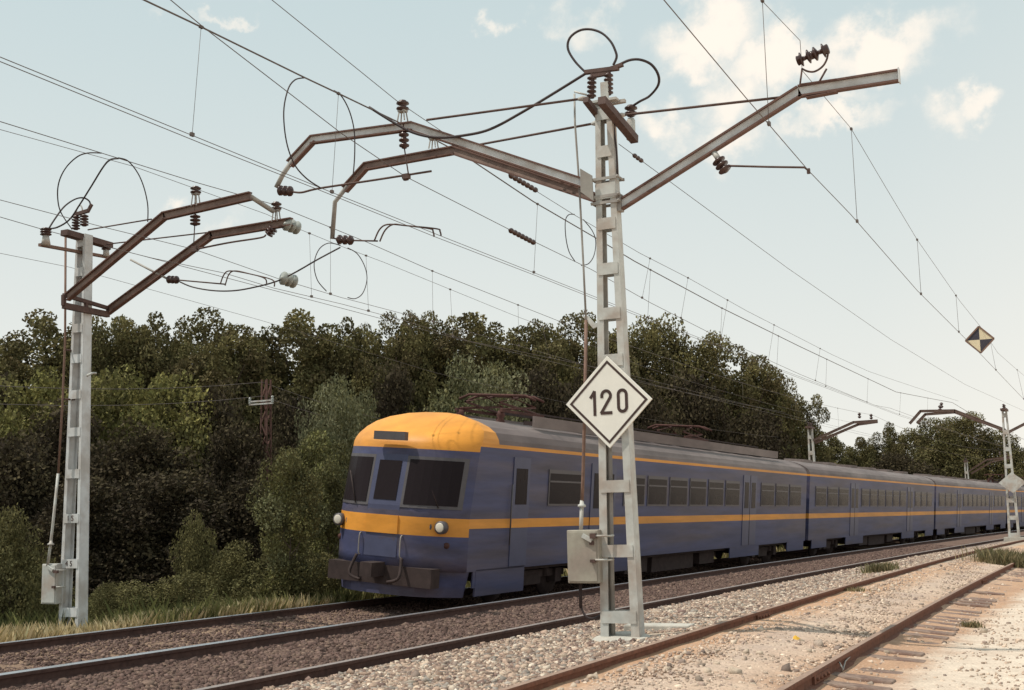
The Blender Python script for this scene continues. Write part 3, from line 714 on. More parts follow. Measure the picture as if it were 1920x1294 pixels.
# top gear of the left mast
b = MB(); b.bar(atX(120, 436, XL), atX(206, 461, XL), .16, .10); b.build('crossbar', M['dark_steel'], lm)
b = MB(); b.bar(atX(74, 459, XL-.05), atX(212, 484, XL-.05), .06, .05); b.build('crossbar', M['rustrod'], lm)
y0 = atX(85, 450, XL).y; y1 = atX(199, 475, XL).y; yt = YL
insulator(lm, atY(86, 442, y0), atY(86, 428, y0), .095, 3, core=.06)
b = MB(); b.lathe(atY(86, 460, y0), atY(86, 442, y0), [(0, .08), (1, .05)], 10); b.build('insulator_stool', M['galv'], lm)
insulator(lm, atY(199, 469, y1), atY(199, 457, y1), .085, 3, core=.06)
b = MB(); b.lathe(atY(199, 481, y1), atY(199, 468, y1), [(0, .06), (1, .05)], 10); b.build('insulator_stool', M['galv'], lm)
insulator(lm, atY(142, 431, yt), atY(143, 405, yt), .075, 5, core=.04); insulator(lm, atY(158, 424, yt), atY(158, 403, yt), .075, 4, core=.04)
b = MB(); b.bar(atY(140, 403, yt), atY(166, 395, yt), .05, .06); b.bar(atY(164, 398, yt), atY(172, 383, yt), .04, .05); b.build('bus_bar', M['dark_steel'], lm)
rod(lm, smooth([atY(142, 402, yt), atY(146, 388, yt), atY(152, 386, yt), atY(155, 396, yt)]), .012, 'bus_ring', M['galv'])
for pts in ([atY(165, 431, yt), atY(284, 411, YA)], [atY(200, 458, yt), atY(390, 436, YB)]): rod(lm, pts, .012, 'tie_rod', M['dark_steel'])
yr = YL-.25
rod(lm, [atY(123, 440, yr), atY(122, 640, yr), atY(117, 760, yr), atY(109, 890, yr)], .02, 'operating_rod', M['rustrod'])
rod(lm, [atY(109, 888, yr), atY(99, 985, yr), atY(95, 1020, yr), atY(89, 1062, yr)], .024, 'operating_rod', M['galv'])
b = MB(); b.lathe(atY(96, 1013, yr), atY(95, 1026, yr), [(0, .02), (.4, .03), (.5, .055), (.7, .055), (.75, .02), (1, .02)], 10); b.build('rod_joint', M['galv'], lm)
b = MB(); b.tube([atY(122, 656, yr), atY(140, 658, YL)], .018, 6); b.tube([atY(118, 749, yr), atY(140, 749, YL)], .018, 6); b.build('rod_guide', M['dark_steel'], lm)
rod(lm, smooth([atY(163, 705, YL-.1), atY(172, 700, YL), atY(180, 700, YL+.1)]), .02, 'step_hook', M['galv'])
yb2 = YL-.12
sb2 = empty('switch_box', atY(102, 1093, yb2), 'pale grey drive box clamped beside the foot of the far left mast', 'switch box', 'drive boxes on the masts')
drive_box(sb2, 86, 116, 1057, 1132, yb2, M['galv'], .22)
yf = yb2-.14
b = MB(); b.bar(atY(89, 1062, yf), atY(99, 1070, yf), .03, .05); b.build('crank_lever', M['galv'], sb2)
b = MB(); b.box(atY(105, 1072, yf), (.08, .05, .05)); b.box(atY(101, 1101, yf), (.06, .05, .04)); b.build('clamp_block', M['dark_steel'], sb2)
for v in (1070, 1101):
    b = MB(); b.tube([atY(105, v, yf), atY(124, v-1, YL-.12)], .014, 6); b.build('clamp_rod', M['galv'], sb2)

# ---- distant masts
def far_mast(base, top_z, arms, label, matl, plate=None, w=.5, arm_m=None):
    r = empty('catenary_mast', base, label, 'catenary mast', 'catenary masts along the line')
    H = top_z-base[2]; zs = [base[2]+.12+k*.82 for k in range(int(H/.82)+1)]
    zs = [z for z in zs if z < top_z-.05]
    PP, _, _ = batten_mast(r, Vector(base), top_z, w, .22, .2, .16, zs, matl, head=-base[1]/RAD, bh=.2)
    b = MB(); b.box((base[0], base[1], top_z+.03), (.3, 1.0, .10)); b.build('crossbar', M['dark_steel'], r)
    for k in (-.3, .3): insulator(r, (base[0], base[1]+k, top_z+.06), (base[0], base[1]+k, top_z+.3), .07, 3)
    b = MB(); b.box(Vector(base)+Vector((0, 0, -.1)), (.9, .9, .24)); b.build('foundation', M['concrete'], r)
    for pts, ins in arms:
        polybeam(r, pts, .13, .09, m=arm_m or M['arm'])
        for p in ins: insulator(r, Vector(p)+Vector((0, 0, .1)), Vector(p)+Vector((0, 0, .38)), .09, 2, core=.05)
    return r
yq = 63.5; q = atY(1902, 1008, yq)
fa = lambda u, v, d=0: atY(u, v, yq+d)
far_mast((q.x, yq, q.z), atY(1882, 770, yq).z, [
    ([fa(1884, 806), fa(1790, 770), fa(1726, 771), fa(1706, 794)], [fa(1766, 769)]), ([fa(1886, 808, 1), fa(1790, 773, 1), fa(1735, 777, 1), fa(1720, 793, 1)], [fa(1763, 774, 1)]),
    ([fa(1890, 811), fa(1921, 795), fa(1975, 770), fa(2000, 766)], [])], 'slim pale mast at the far right edge with a small blank diamond plate', M['galv'])
b = MB(); c = atY(1898, 905, yq-.3); b.prism([c+Vector((0, 0, .5)), c+Vector((.62, 0, 0)), c+Vector((0, 0, -.5)), c+Vector((-.62, 0, 0))], (0, 1, 0), .03)
o = b.build('diamond_plate', M['galv'], None, origin=c)
tag(o, 'small blank pale diamond plate on the mast at the far right edge', 'diamond sign')
b = MB(); bz = -.35
for u0, v0, tops, lab, pa in ((1519, 803, 63.9, 'pale mast rising behind the train roof near the second carriage', ((1524, 826), (1600, 792), (1645, 789), (1612, 1634))),
                              (1811, 866, 107.5, 'short looking pale mast just above the train roof left of the far right mast', ((1816, 884), (1850, 862), (1892, 857), (1875, 1888)))):
    p = atY(u0, v0, tops); f2 = lambda u, v, d=0: atY(u, v, tops+d)
    (ua, va), (ub, vb), (uc, vc), (i1_, i2_) = pa
    far_mast((p.x, tops, bz), p.z, [([f2(ua, va), f2(ub, vb), f2(uc, vc)], [f2(i1_, vc-1)]), ([f2(ua+5, va+4, 1.), f2(ub+9, vb+4, 1.), f2(uc, vc+2, 1.)], [f2(i2_, vc+1, 1.)])], lab, M['galv'])

# ------------------------------------------------------------------ overhead lines
def line_thing(label, group='overhead lines', name='overhead_line', cat='overhead wire', loc=None):
    return empty(name, loc or (0, 0, 0), label, cat, group)
def wpts(s, pts): return [atS(u, v, s) for u, v in pts]
def extend(P, back=8., fwd=None):
    P = [Vector(p) for p in P]
    d = (P[0]-P[1]).normalized(); P.insert(0, P[0]+d*back)
    if fwd: P += [Vector(p) for p in fwd]
    return P
def at_t(P, y):
    for a, c in zip(P, P[1:]):
        if a.y <= y <= c.y: return a.lerp(c, (y-a.y)/(c.y-a.y))
def add_line(root, kind, P, r=.009):
    return rod(root, P, r*(.62 if r < .0105 else .95), kind, M['copper'], 5)
def droppers(root, mess, cont, ys):
    b0 = None
    for y in ys:
        p, q = at_t(mess, y), at_t(cont, y)
        if p is None or q is None or p.z-q.z < .12: continue
        b = MB(); b.tube([p, q], .0036, 4); b.box(q+Vector((0, 0, .01)), (.03, .05, .04)); b.box(p, (.03, .05, .03))
        b.build('dropper', M['copper'], root)
def span(s, t0, z0, t1, z1, sag=0., n=8, s1=None):
    return [trk(s+((s1 or s)-s)*k/n, t0+(t1-t0)*k/n, z0+(z1-z0)*k/n-4*sag*(k/n)*(1-k/n)) for k in range(1, n+1)]
# siding line
o = line_thing('overhead line above the siding, crossing the clouds at upper right')
c_ = extend(wpts(2.97, [(1245, 0), (1400, 185), (1516, 320), (1595, 402), (1720, 545), (1830, 655), (1919, 748)]), 8, span(3.1, 40, 4.92, 64, 4.95) + span(3.1, 64, 4.95, 120, 4.95))
m_ = extend(wpts(2.97, [(1405, -35), (1432, 5), (1500, 76), (1504, 132)]) + wpts(2.97, [(1595, 240), (1660, 350), (1720, 450), (1800, 565), (1838, 612)]), 8, span(3.1, 31, 5.72, 64, 6.0, .05) + span(3.1, 64, 6.0, 120, 6., .5))
add_line(o, 'contact_wire', c_, .008); add_line(o, 'messenger_wire', m_, .006)
droppers(o, m_, c_, (12.05, 16.5, 21.8, 26.5, 33, 40, 47, 54, 61, 70))
# near track, live pair
o = line_thing('thick overhead line with twin contact wires, held by the lower left arm')
mm = extend(wpts(8.6, [(270, 0), (380, 52), (570, 145), (640, 178), (815, 262), (870, 291), (1000, 378), (1120, 448), (1190, 490), (1350, 576), (1500, 650), (1680, 735)]), 8, span(8.6, 50, 6.27, 63.5, 6.85) + span(8.6, 63.5, 6.85, 120, 6.7, .55))
cc = extend(wpts(8.7, [(0, 107), (380, 262), (600, 352), (825, 442), (1010, 515), (1200, 590), (1430, 680), (1680, 775)]), 8, span(8.7, 50, 5.44, 63.5, 5.45) + span(8.7, 63.5, 5.45, 120, 5.4))
cd_ = extend(wpts(8.7, [(0, 115.5), (380, 270), (600, 357), (814, 443.5), (1010, 519), (1200, 594), (1430, 683), (1680, 777)]), 8, span(8.8, 50, 5.42, 63.5, 5.45) + span(8.8, 63.5, 5.45, 120, 5.4))
add_line(o, 'messenger_wire', mm, .011); add_line(o, 'contact_wire', cc, .0075); add_line(o, 'contact_wire', cd_, .0075)
droppers(o, mm, cc, (9.9, 12.5, 18.35, 23.7, 28.5, 33.5, 39, 45, 51, 57))
# near track, line that ends here
o = line_thing('thinner line crossing down from top left to the brown in-line insulators')
ma = extend(wpts(8.3, [(510, 0), (745, 190), (860, 268), (960, 330), (1075, 402), (1200, 475), (1290, 521), (1400, 583), (1560, 665)]), 6, span(8.3, 41, 6.4, 63.5, 6.9))
ca_ = extend(wpts(8.5, [(320, 0), (380, 50), (640, 250), (760, 331), (960, 433), (1110, 506), (1220, 568), (1350, 634), (1500, 702), (1640, 760)]), 6, span(8.5, 46, 5.5, 63.5, 5.4))
add_line(o, 'messenger_wire', ma, .008); add_line(o, 'contact_wire', ca_, .009)
droppers(o, ma, ca_, (22.9, 25.2, 28, 32, 37))
for s_, (ua, va, ub, vb) in ((8.3, (955, 328, 1007, 358)), (8.5, (955, 431, 1003, 456))):
    p, q = atS(ua, va, s_), atS(ub, vb, s_); insulator(o, p, q, .045, 7, 'section_insulator', core=.02)
# far track lines
o = line_thing('overhead line over the farther main track, resting on the left mast post insulators')
mf = extend(wpts(12.6, [(0, 228), (190, 287), (367, 342), (515, 384), (690, 455), (815, 510), (1050, 603), (1200, 655)]), 8, span(12.6, 35, 6.35, 64, 6.5, .15) + span(12.6, 64, 6.5, 107, 6.4, .5))
cf = extend(wpts(12.6, [(0, 375), (190, 425), (365, 468), (520, 522), (640, 558), (800, 600), (960, 645)]), 8, span(12.6, 30, 5.45, 64, 5.35) + span(12.6, 64, 5.35, 107, 5.3))
add_line(o, 'messenger_wire', mf, .010); add_line(o, 'contact_wire', cf, .008)
droppers(o, mf, cf, (18.0, 21.6, 25.5, 30, 36, 43, 50, 57))
o = line_thing('thin second line running just below the far track messenger at left')
mg_ = extend(wpts(12.7, [(0, 243), (250, 312), (500, 402), (547, 424), (640, 462), (720, 492), (960, 590), (1060, 628)]), 8, span(12.9, 30, 6.1, 64, 6.0, .2))
cg = extend(wpts(12.65, [(205, 464), (285, 484), (420, 512), (512, 540), (640, 570), (760, 602), (880, 640)]), .1, span(12.4, 26, 5.5, 64, 5.4))
add_line(o, 'messenger_wire', mg_, .007); add_line(o, 'contact_wire', cg, .008)
droppers(o, mg_, cg, (17.5, 19.3, 22.5, 27))
o = line_thing('feeder wire carried on the insulator at the left end of the left mast crossbar', name='feeder_wire', cat='feeder wire')
add_line(o, 'wire', extend([atX(0, 407, XL), atY(86, 432, y0), atX(200, 462, XL)]+[trk(15.9, 20+8*k, 6.45-.02*k*(4-k)) for k in range(1, 6)], 8), .010)
o = line_thing('lowest thin wire passing behind the left mast', name='feeder_wire', cat='feeder wire')
add_line(o, 'wire', extend(wpts(17.5, [(0, 475), (130, 501), (300, 548), (490, 601), (560, 622)]), 8, span(17.5, 25, 5.9, 64, 5.6, .3)), .007)
o = line_thing('wire anchored high on the sign mast and descending rightwards to the far mast', name='anchor_wire', cat='guy wire')
pa_ = [atY(1160, 270, YM)] + [trk(5.3, t, z) for t, z in ((22, 6.0), (32, 5.9), (45, 5.9), (63, 6.2))]
add_line(o, 'wire', pa_, .007)
insulator(o, pa_[0].lerp(pa_[1], .06), pa_[0].lerp(pa_[1], .10), .03, 3, 'insulator', core=.015)

def cable(label, pts, r=.012, m=None):
    b = MB(); P_ = smooth(pts, 6); b.tube(P_, r, 6); o = b.build('jumper_cable', m or M['rubber'], None, origin=P_[0])
    return tag(o, label, 'cable', 'jumper cables on the overhead lines')
cable('big round loop of cable on top of the sign mast', [atY(1098, 136, YM), atY(1078, 115, YM), atY(1065, 92, YM), atY(1068, 72, YM), atY(1085, 58, YM), atY(1106, 55, YM), atY(1128, 62, YM), atY(1145, 78, YM), atY(1154, 96, YM), atY(1156, 108, YM), atY(1150, 122, YM)], .016)
cable('cable loop curving down right of the sign mast head to the hanging insulator', [atY(1160, 122, YM), atY(1180, 113, YM), atY(1200, 112, YM), atY(1221, 121, YM+.1), atY(1234, 140, YM+.2), atY(1234, 160, YM+.3), atY(1218, 180, YM+.45), atY(1200, 190, ye-.1), atY(1186, 199, ye)], .017)
cable('long sagging cable from the sign mast head to the thick messenger', [atY(1098, 138, YM), atY(1040, 174, YM), atY(980, 210, YM-.05), atY(920, 242, YM-.1), atY(870, 254, YM-.2), atY(820, 258, YM-.3), atY(775, 249, YM-.35), atY(735, 228, YM-.4), atY(692, 201, 13.3)], .018)
for lab, s_, pts in (('left half of the big wire loop hanging below the thick messenger', 8.65, [(570, 146), (553, 150), (540, 168), (532, 210), (537, 265), (552, 308), (575, 335), (602, 353)]),
                     ('right half of the big wire loop hanging below the thick messenger', 8.65, [(626, 170), (640, 180), (655, 208), (664, 245), (665, 290), (662, 330)]),
                     ('left side of the oval wire loop just left of the sign mast', 8.4, [(1077, 402), (1066, 403), (1060, 415), (1061, 445), (1067, 472), (1078, 490)]),
                     ('right side of the oval wire loop just left of the sign mast', 8.4, [(1094, 412), (1110, 432), (1117, 452), (1114, 478), (1104, 494), (1090, 498)]),
                     ('right half of the wire loop above the left mast arms', 12.6, [(222, 296), (240, 302), (258, 324), (270, 352), (277, 385), (277, 416)]),
                     ('left half of the oval wire loop in the middle of the sky', 12.6, [(638, 460), (616, 456), (598, 468), (589, 495), (595, 525), (612, 546)]),
                     ('right half of the oval wire loop in the middle of the sky', 12.6, [(652, 465), (670, 476), (684, 500), (688, 525), (680, 550), (666, 560), (652, 558)])):
    cable(lab, wpts(s_, pts), .009)
def path_s(pts, s0, s1): return [atS(u, v, s0+(s1-s0)*k/(len(pts)-1)) for k, (u, v) in enumerate(pts)]
cable('left half of the wire loop above the left mast', path_s([(190, 287), (165, 287), (145, 294), (124, 314), (111, 340), (108, 368), (114, 398), (135, 430)], 12.6, 15.7), .010)
cable('straight dark cable slanting down onto the left mast insulator', path_s([(222, 297), (206, 300), (193, 314), (172, 348), (150, 383), (130, 412), (108, 426), (92, 429)], 12.6, 15.9), .014)
cable('short arched cable over the left mast head', [atY(92, 428, y0), atY(102, 412, y0+.1), atY(120, 388, y0+.3), atY(140, 374, YL-.3), atY(156, 371, YL-.1), atY(167, 377, YL), atY(170, 386, YL)], .014)
cable('sagging cable under the small bows right of the left mast', [atY(332, 526, YB), atY(360, 538, YB), atY(400, 545, YB), atY(440, 545, YB), atY(480, 538, YB), atY(520, 527, YB), atY(555, 510, YB), atY(595, 487, YB+.3), atY(638, 464, YB+.6)], .013)

# hanging chequered diamond
c = atS(1837, 637, 2.97)
hs = empty('diamond_sign', c, 'small diamond sign in black and cream quarters hung on the siding wire', 'diamond sign')
h_ = (atY(1864, 637, c.y)-atY(1810, 637, c.y)).length/2
q4 = [Vector((0, 0, h_)), Vector((h_, 0, 0)), Vector((0, 0, -h_)), Vector((-h_, 0, 0))]
for k in range(4):
    b = MB(); b.prism([c, c+q4[k], c+q4[(k+1) % 4]], (0, 1, 0), .02)
    b.build('quarter_panel', M['sign_yellow'] if k % 2 == 0 else M['sign_dark'], hs)
b = MB()
for k in range(4): b.bar(c+q4[k]+Vector((0, -.004, 0)), c+q4[(k+1) % 4]+Vector((0, -.004, 0)), .022, .034)
b.build('sign_rim', M['rustrod'], hs)

# ------------------------------------------------------------------ the train
TC_S, PHI = 12.615, math.radians(5.0)
TZ = (C_Z+D_Z)/2
HWD = 1.46
train = empty('train', trk(TC_S, 20.4, TZ), 'blue and yellow electric passenger train running past on the farther track', 'train')
ROOF = [(1.46, 3.16), (1.44, 3.24), (1.36, 3.36), (1.20, 3.46), (.95, 3.55), (.6, 3.62), (.25, 3.65)]
ZL = [.74, 1.0, 1.38, 1.54, 1.72, 1.95, 2.4, 2.74, 2.98, 3.09, 3.16]
rows = [(HWD, z) for z in ZL] + ROOF[1:]
def nose_y(x, z):
    ax = abs(x)/HWD
    y = .75*ax**3.2
    if z > 1.75: y += (min(z, 3.05)-1.75)*.20
    if z > 3.05: y += 1.45*((z-3.05)/.6)**1.9
    return y
def carriage(t0, L, front, label, index):
    tm = t0+L/2
    root_loc = trk(TC_S, tm, TZ)
    Wm = Matrix.Translation(root_loc) @ Matrix.Rotation(-tm/RAD, 4, 'Z') @ Matrix.Rotation(PHI, 4, 'Y')
    y0_, y1_ = -L/2, L/2
    # body skin
    fx = [-1, -.93, -.8, -.6, -.4, -.2, 0, .2, .4, .6, .8, .93, 1]
    b = MB(); nc = len(fx)+4; V = []
    for w, z in rows:
        f = (lambda x: nose_y(x, z)) if front else (lambda x: 0.)
        up_ = .10*max(0, (z-3.16)/.49) if front else 0.
        V += [Vector((-w, y1_, z)), Vector((-w, y0_+1.75, z+up_*.6))]
        for a in fx: V.append(Vector((a*w, y0_+f(a*w), z+up_)))
        V += [Vector((w, y0_+1.75, z+up_*.6)), Vector((w, y1_, z))]
    F = []; MI = []
    for k in range(len(rows)-1):
        zc_ = (rows[k][1]+rows[k+1][1])/2
        for j in range(nc-1):
            sidef = j in (0, 1, nc-3, nc-2)
            if front and j in (1, nc-3) and zc_ > 3.16: mi = 1
            elif front and not sidef:
                mi = 0
                if 1.38 < zc_ < 1.72: mi = 1
                elif zc_ > 2.98: mi = 1
            else:
                mi = 0
                if 1.54 < zc_ < 1.72: mi = 1
                elif 3.09 < zc_ < 3.16: mi = 1
                elif zc_ > 3.16: mi = 2
            F.append((k*nc+j, k*nc+j+1, (k+1)*nc+j+1, (k+1)*nc+j)); MI.append(mi)
    kt = len(rows)-1; F.append(tuple(kt*nc+j for j in range(1, nc-1))); MI.append(1 if front else 2); F.append(tuple(kt*nc+j for j in (0, 1, nc-2, nc-1))); MI.append(2)
    F.append(tuple(k*nc for k in range(len(rows)))[::-1] + tuple(k*nc+nc-1 for k in range(len(rows)))); MI.append(0)
    F.append((0, nc-1) + tuple(range(nc-2, 0, -1))); MI.append(3)
    b.v = V; b.f = F; b.m = MI; b.sm = [front and len(f) == 4 and max(f)-min(f) in (nc+1, nc) and 2 <= min(f) % nc <= nc-4 for f in F]
    car = b.build('carriage', [M['blue'], M['yellow'], M['roofgrey'], M['under']], None)
    car.parent = train
    car.matrix_local = Matrix.Translation(root_loc-train.location) @ Matrix.Rotation(-tm/RAD, 4, 'Z') @ Matrix.Rotation(PHI, 4, 'Y')
    car['label'] = label
    def part(name, mb, m, bevel=0):
        o = mb.build(name, m, None, bevel=bevel); o.parent = car; return o
    yl = lambda t: t-tm                    # line position -> local y
    def win(ya, yb, za=1.98, zb=2.74, side=1):
        m = MB(); x = side*(HWD+.006); m.box((x, (ya+yb)/2, (za+zb)/2), (.03, yb-ya, zb-za), 1)
        m.box((x+side*.012, (ya+yb)/2, (za+zb)/2-.02), (.014, yb-ya-.10, zb-za-.12), 0)
        m.box((x+side*.018, (ya+yb)/2, zb-.25), (.012, yb-ya-.06, .035), 1)
        part('window', m, [M['glass'], M['winframe']])
    def door(yc, side=1):
        m = MB(); x = side*(HWD+.005)
        for k in (-1, 1):
            m.box((x, yc+k*.36, 1.86), (.026, .70, 2.16), 0); m.box((x+side*.012, yc+k*.36, 2.32), (.012, .42, .80), 1)
            m.box((x+side*.01, yc+k*.36, 1.63), (.012, .70, .178), 2)
        m.box((x+side*.004, yc, 1.86), (.03, .03, 2.16), 3)
        part('passenger_door', m, [M['doorblue'], M['glass'], M['yellow'], M['under']])
    doors = [6.9, 18.4]
    for side in (1, -1):
        for d in doors: door(y0_+d, side)
        y = y0_+(4.0 if front else .6)
        spans = [((3.9 if front else .7), 5.9), (8.0, 17.4), (19.5, L-.7)]
        for a, c in spans:
            n = max(1, round((c-a)/1.56)); w = (c-a)/n
            for i in range(n): win(y0_+a+i*w+.10, y0_+a+(i+1)*w-.10, side=side)
    # skirts and underframe
    m = MB()
    cuts = [(0.5 if not front else 1.0, 2.6), (5.6, 8.6), (16.6, 19.6), (L-2.4, L-.2)]
    for a, c in cuts:
        for side in (-1, 1):
            m = MB(); m.box((side*(HWD-.02), y0_+(a+c)/2, .60), (.03, c-a, .34)); part('skirt', m, M['blue'])
    m = MB(); m.box((0, 0, .72), (2.6, L-1.4, .12)); m.box((0, y0_+12.6, .48), (2.3, 3.2, .48)); m.box((0, y0_+9.8, .5), (2.4, 1.5, .42)); m.box((.7, y0_+15.4, .5), (.9, 1.3, .4)); m.box((-.5, y0_+15.6, .46), (.9, 1.0, .46))
    m.bar((-1.0, y0_+9, .3), (-1.0, y0_+16, .3), .08, .08); part('underframe', m, M['under'])
    for yb in (y0_+4.1, y1_-4.1):
        g = MB()
        for side in (-1, 1):
            g.box((side*1.02, yb, .52), (.14, 3.3, .16)); g.box((side*1.02, yb, .40), (.16, 1.0, .2))
            for k in (-1, 1):
                g.box((side*1.06, yb+k*1.25, .46), (.2, .3, .3))
                g.lathe((side*1.06, yb+k*.7, .46), (side*1.06, yb+k*.7, .72), [(0, .1), (1, .1)], 10)
        g.box((0, yb, .6), (2.0, .5, .18))
        for k in (-1, 1):
            g.lathe((-.95, yb+k*1.25, .45), (.95, yb+k*1.25, .45), [(0, .08), (1, .08)], 8)
            for side in (-1, 1):
                x = side*.87
                g.lathe((x-.065, yb+k*1.25, .45), (x+.065, yb+k*1.25, .45), [(0, .40), (.45, .42), (.55, .45), (.95, .48), (1, .4)] if side < 0 else [(0, .4), (.05, .48), (.45, .45), (.55, .42), (1, .40)], 24)
        part('bogie', g, M['under'])
    if index in (0, 3):
        m = MB()
        for side in (-1, 1):
            m = MB(); m.box((side*.98, y0_+13.6, 3.74), (.05, 19.0, .24)); part('roof_fairing', m, M['roofgrey'])
        m = MB()
        for k in range(9): m.box((0, y0_+7.5+k*1.75, 3.76), (1.35, 1.35, .22))
        m.bar((.3, y0_+5, 3.98), (.3, y0_+23, 3.98), .04, .04); m.bar((-.35, y0_+5, 3.95), (-.35, y0_+23, 3.95), .06, .05); part('resistor_box', m, M['under'])
        for yp, up_ in ((y0_+4.4, .2), (y0_+15.8, .2)):
            m = MB()
            for side in (-1, 1):
                m.bar((side*.55, yp-1.0, 3.92), (side*.55, yp+1.0, 3.92), .06, .06)
                m.tube([(side*.5, yp-.9, 3.95), (side*.42, yp+.85, 4.02+up_*.4), (side*.32, yp-.2, 4.08+up_)], .028, 6)
                m.tube([(side*.5, yp+.9, 3.95), (side*.42, yp-.85, 4.02+up_*.4), (side*.32, yp+.2, 4.08+up_)], .028, 6)
            for d in (-.2, .2): m.tube([(-.95, yp+d, 4.0+up_), (-.7, yp+d, 4.1+up_), (.7, yp+d, 4.1+up_), (.95, yp+d, 4.0+up_)], .03, 6)
            for sx in (-.5, .5):
                for d in (-.9, .9): m.lathe((sx, yp+d, 3.6), (sx, yp+d, 3.92), [(0, .07), (.3, .1), (.5, .06), (.7, .1), (1, .06)], 8)
            part('pantograph', m, M['redbrown'])
    else:
        for k in range(6):
            m = MB(); m.box((0, y0_+3.5+k*3.8, 3.70), (.8, 1.2, .12)); part('roof_vent', m, M['roofgrey'])
    if front:
        def face_quad(x0, x1, z0, z1, off, nx=6):       # panel that follows the curved face
            m = MB(); V = []; F = []
            zs_ = [z0, (z0+z1)/2, z1]
            for z in zs_:
                for i in range(nx+1):
                    x = x0+(x1-x0)*i/nx; V.append(Vector((x, y0_+nose_y(x, z)-off, z)))
            for k in range(2):
                for i in range(nx): F.append((k*(nx+1)+i, k*(nx+1)+i+1, (k+1)*(nx+1)+i+1, (k+1)*(nx+1)+i))
            nv = len(V); V += [v+Vector((0, .05, 0)) for v in V]
            ring = list(range(nx+1)) + [nx+(k)*(nx+1) for k in (1, 2)] + [2*(nx+1)+i for i in range(nx-1, -1, -1)] + [nx+1]
            for a, c in zip(ring, ring[1:]+ring[:1]): F.append((a, nv+a, nv+c, c))
            m.add(V, F); return m
        for x0, x1 in ((-1.30, -.42), (.42, 1.30)):
            part('windscreen_frame', face_quad(x0-.06, x1+.06, 1.88, 2.84, .012), M['winframe'])
            part('windscreen', face_quad(x0, x1, 1.94, 2.78, .022), M['glass'])
            m = MB(); xm = (x0+x1)/2; m.tube([(xm+.2, y0_+nose_y(xm+.2, 1.9)-.04, 1.9), (xm-.1, y0_+nose_y(xm, 2.5)-.05, 2.5)], .012, 5); part('wiper', m, M['under'])
        m = face_quad(-.36, .36, .95, 2.86, .010); part('gangway_door', m, M['doorblue'])
        part('gangway_door_window', face_quad(-.25, .25, 2.0, 2.74, .02), M['glass'])
        part('door_stripe', face_quad(-.358, .358, 1.381, 1.719, .018), M['yellow'])
        for x in (-1.0, 1.0):
            yy = y0_+nose_y(x, 1.5)
            for dx in (-.15, .15):
                m = MB(); m.lathe((x+dx, yy+.1, 1.55), (x+dx, yy-.03, 1.55), [(0, .12), (.9, .12), (1, .10)], 16, 0); m.lathe((x+dx, yy-.031, 1.55), (x+dx, yy-.038, 1.55), [(0, .09), (1, .075)], 16, 1)
                part('headlight', m, [M['winframe'], M['lamp']])
        for x in (-.46, .46):
            m = MB(); yy = y0_+nose_y(x, 1.2)-.05
            m.tube(smooth([(x, yy+.05, .95), (x, yy, 1.0), (x, yy, 1.3), (x, yy+.05, 1.36)]), .013, 6); part('handrail', m, M['galv_dull'])
            m = MB(); xx = x*2.6; m.lathe((xx, y0_+nose_y(xx, 1.2)+.02, 1.22), (xx, y0_+nose_y(xx, 1.2)-.03, 1.22), [(0, .06), (1, .05)], 12); part('marker_lamp', m, M['redbrown'])
        m = MB(); m.box((0, y0_+.12, 3.2), (.7, .12, .16)); part('destination_box', m, M['winframe'])
        m = MB(); m.box((0, y0_+.15, .62), (2.3, .3, .35), 0); m.box((0, y0_-.18, .72), (.26, .5, .26), 0)
        m.tube(smooth([(-.5, y0_-.02, .95), (-.55, y0_-.15, .6), (-.3, y0_-.15, .5)]), .03, 6, 0); m.tube(smooth([(.5, y0_-.02, .95), (.55, y0_-.15, .6), (.3, y0_-.15, .5)]), .03, 6, 0)
        part('coupler', m, M['under'])
        m = MB(); N_ = 12; V = []
        for z, sc_ in ((.74, 1.), (.26, .93)):
            for i in range(N_+1):
                x = (-1+2*i/N_)*HWD*sc_; V.append(Vector((x, y0_+.04+nose_y(x/sc_, 1.0), z)))
        V += [v+Vector((0, .05, 0)) for v in V]; n1 = N_+1
        F = [(i, i+1, n1+i+1, n1+i) if False else (n1+i, n1+i+1, i+1, i) for i in range(N_)] + [(2*n1+i, 2*n1+i+1, 3*n1+i+1, 3*n1+i) for i in range(N_)] + [(n1+i, 3*n1+i, 3*n1+i+1, n1+i+1) for i in range(N_)]
        m.add(V, F); part('snow_plough', m, M['blue'])
        for side in (-1, 1):
            m = MB(); m.box((side*(HWD+.006), y0_+2.75, 1.86), (.026, .72, 2.16), 0); m.box((side*(HWD+.016), y0_+2.75, 2.36), (.014, .5, .72), 1); m.box((side*(HWD+.016), y0_+2.75, 1.63), (.014, .72, .178), 2)
            part('cab_door', m, [M['doorblue'], M['glass'], M['yellow']])
            m = MB(); m.tube([(side*(HWD+.05), y0_+2.3, 1.2), (side*(HWD+.05), y0_+2.3, 2.4)], .015, 6); part('cab_rail', m, M['winframe'])
            m = MB(); m.box((side*(HWD-.02), y0_+2.1, .52), (.04, 2.0, .5)); part('skirt', m, M['blue'])
    else:
        m = MB(); m.box((0, y0_-.22, 2.0), (1.1, .44, 2.1)); part('gangway_bellows', m, M['under'])
    return car
T0 = 19.55
carriage(T0, 25.4, True, 'leading carriage with yellow nose and roof equipment', 0)
carriage(T0+25.85, 25.0, False, 'second carriage with plain grey roof', 1)
carriage(T0+51.3, 25.0, False, 'third carriage, far along the curve', 2)
carriage(T0+76.8, 25.0, False, 'last carriage at the right edge with roof equipment', 3)

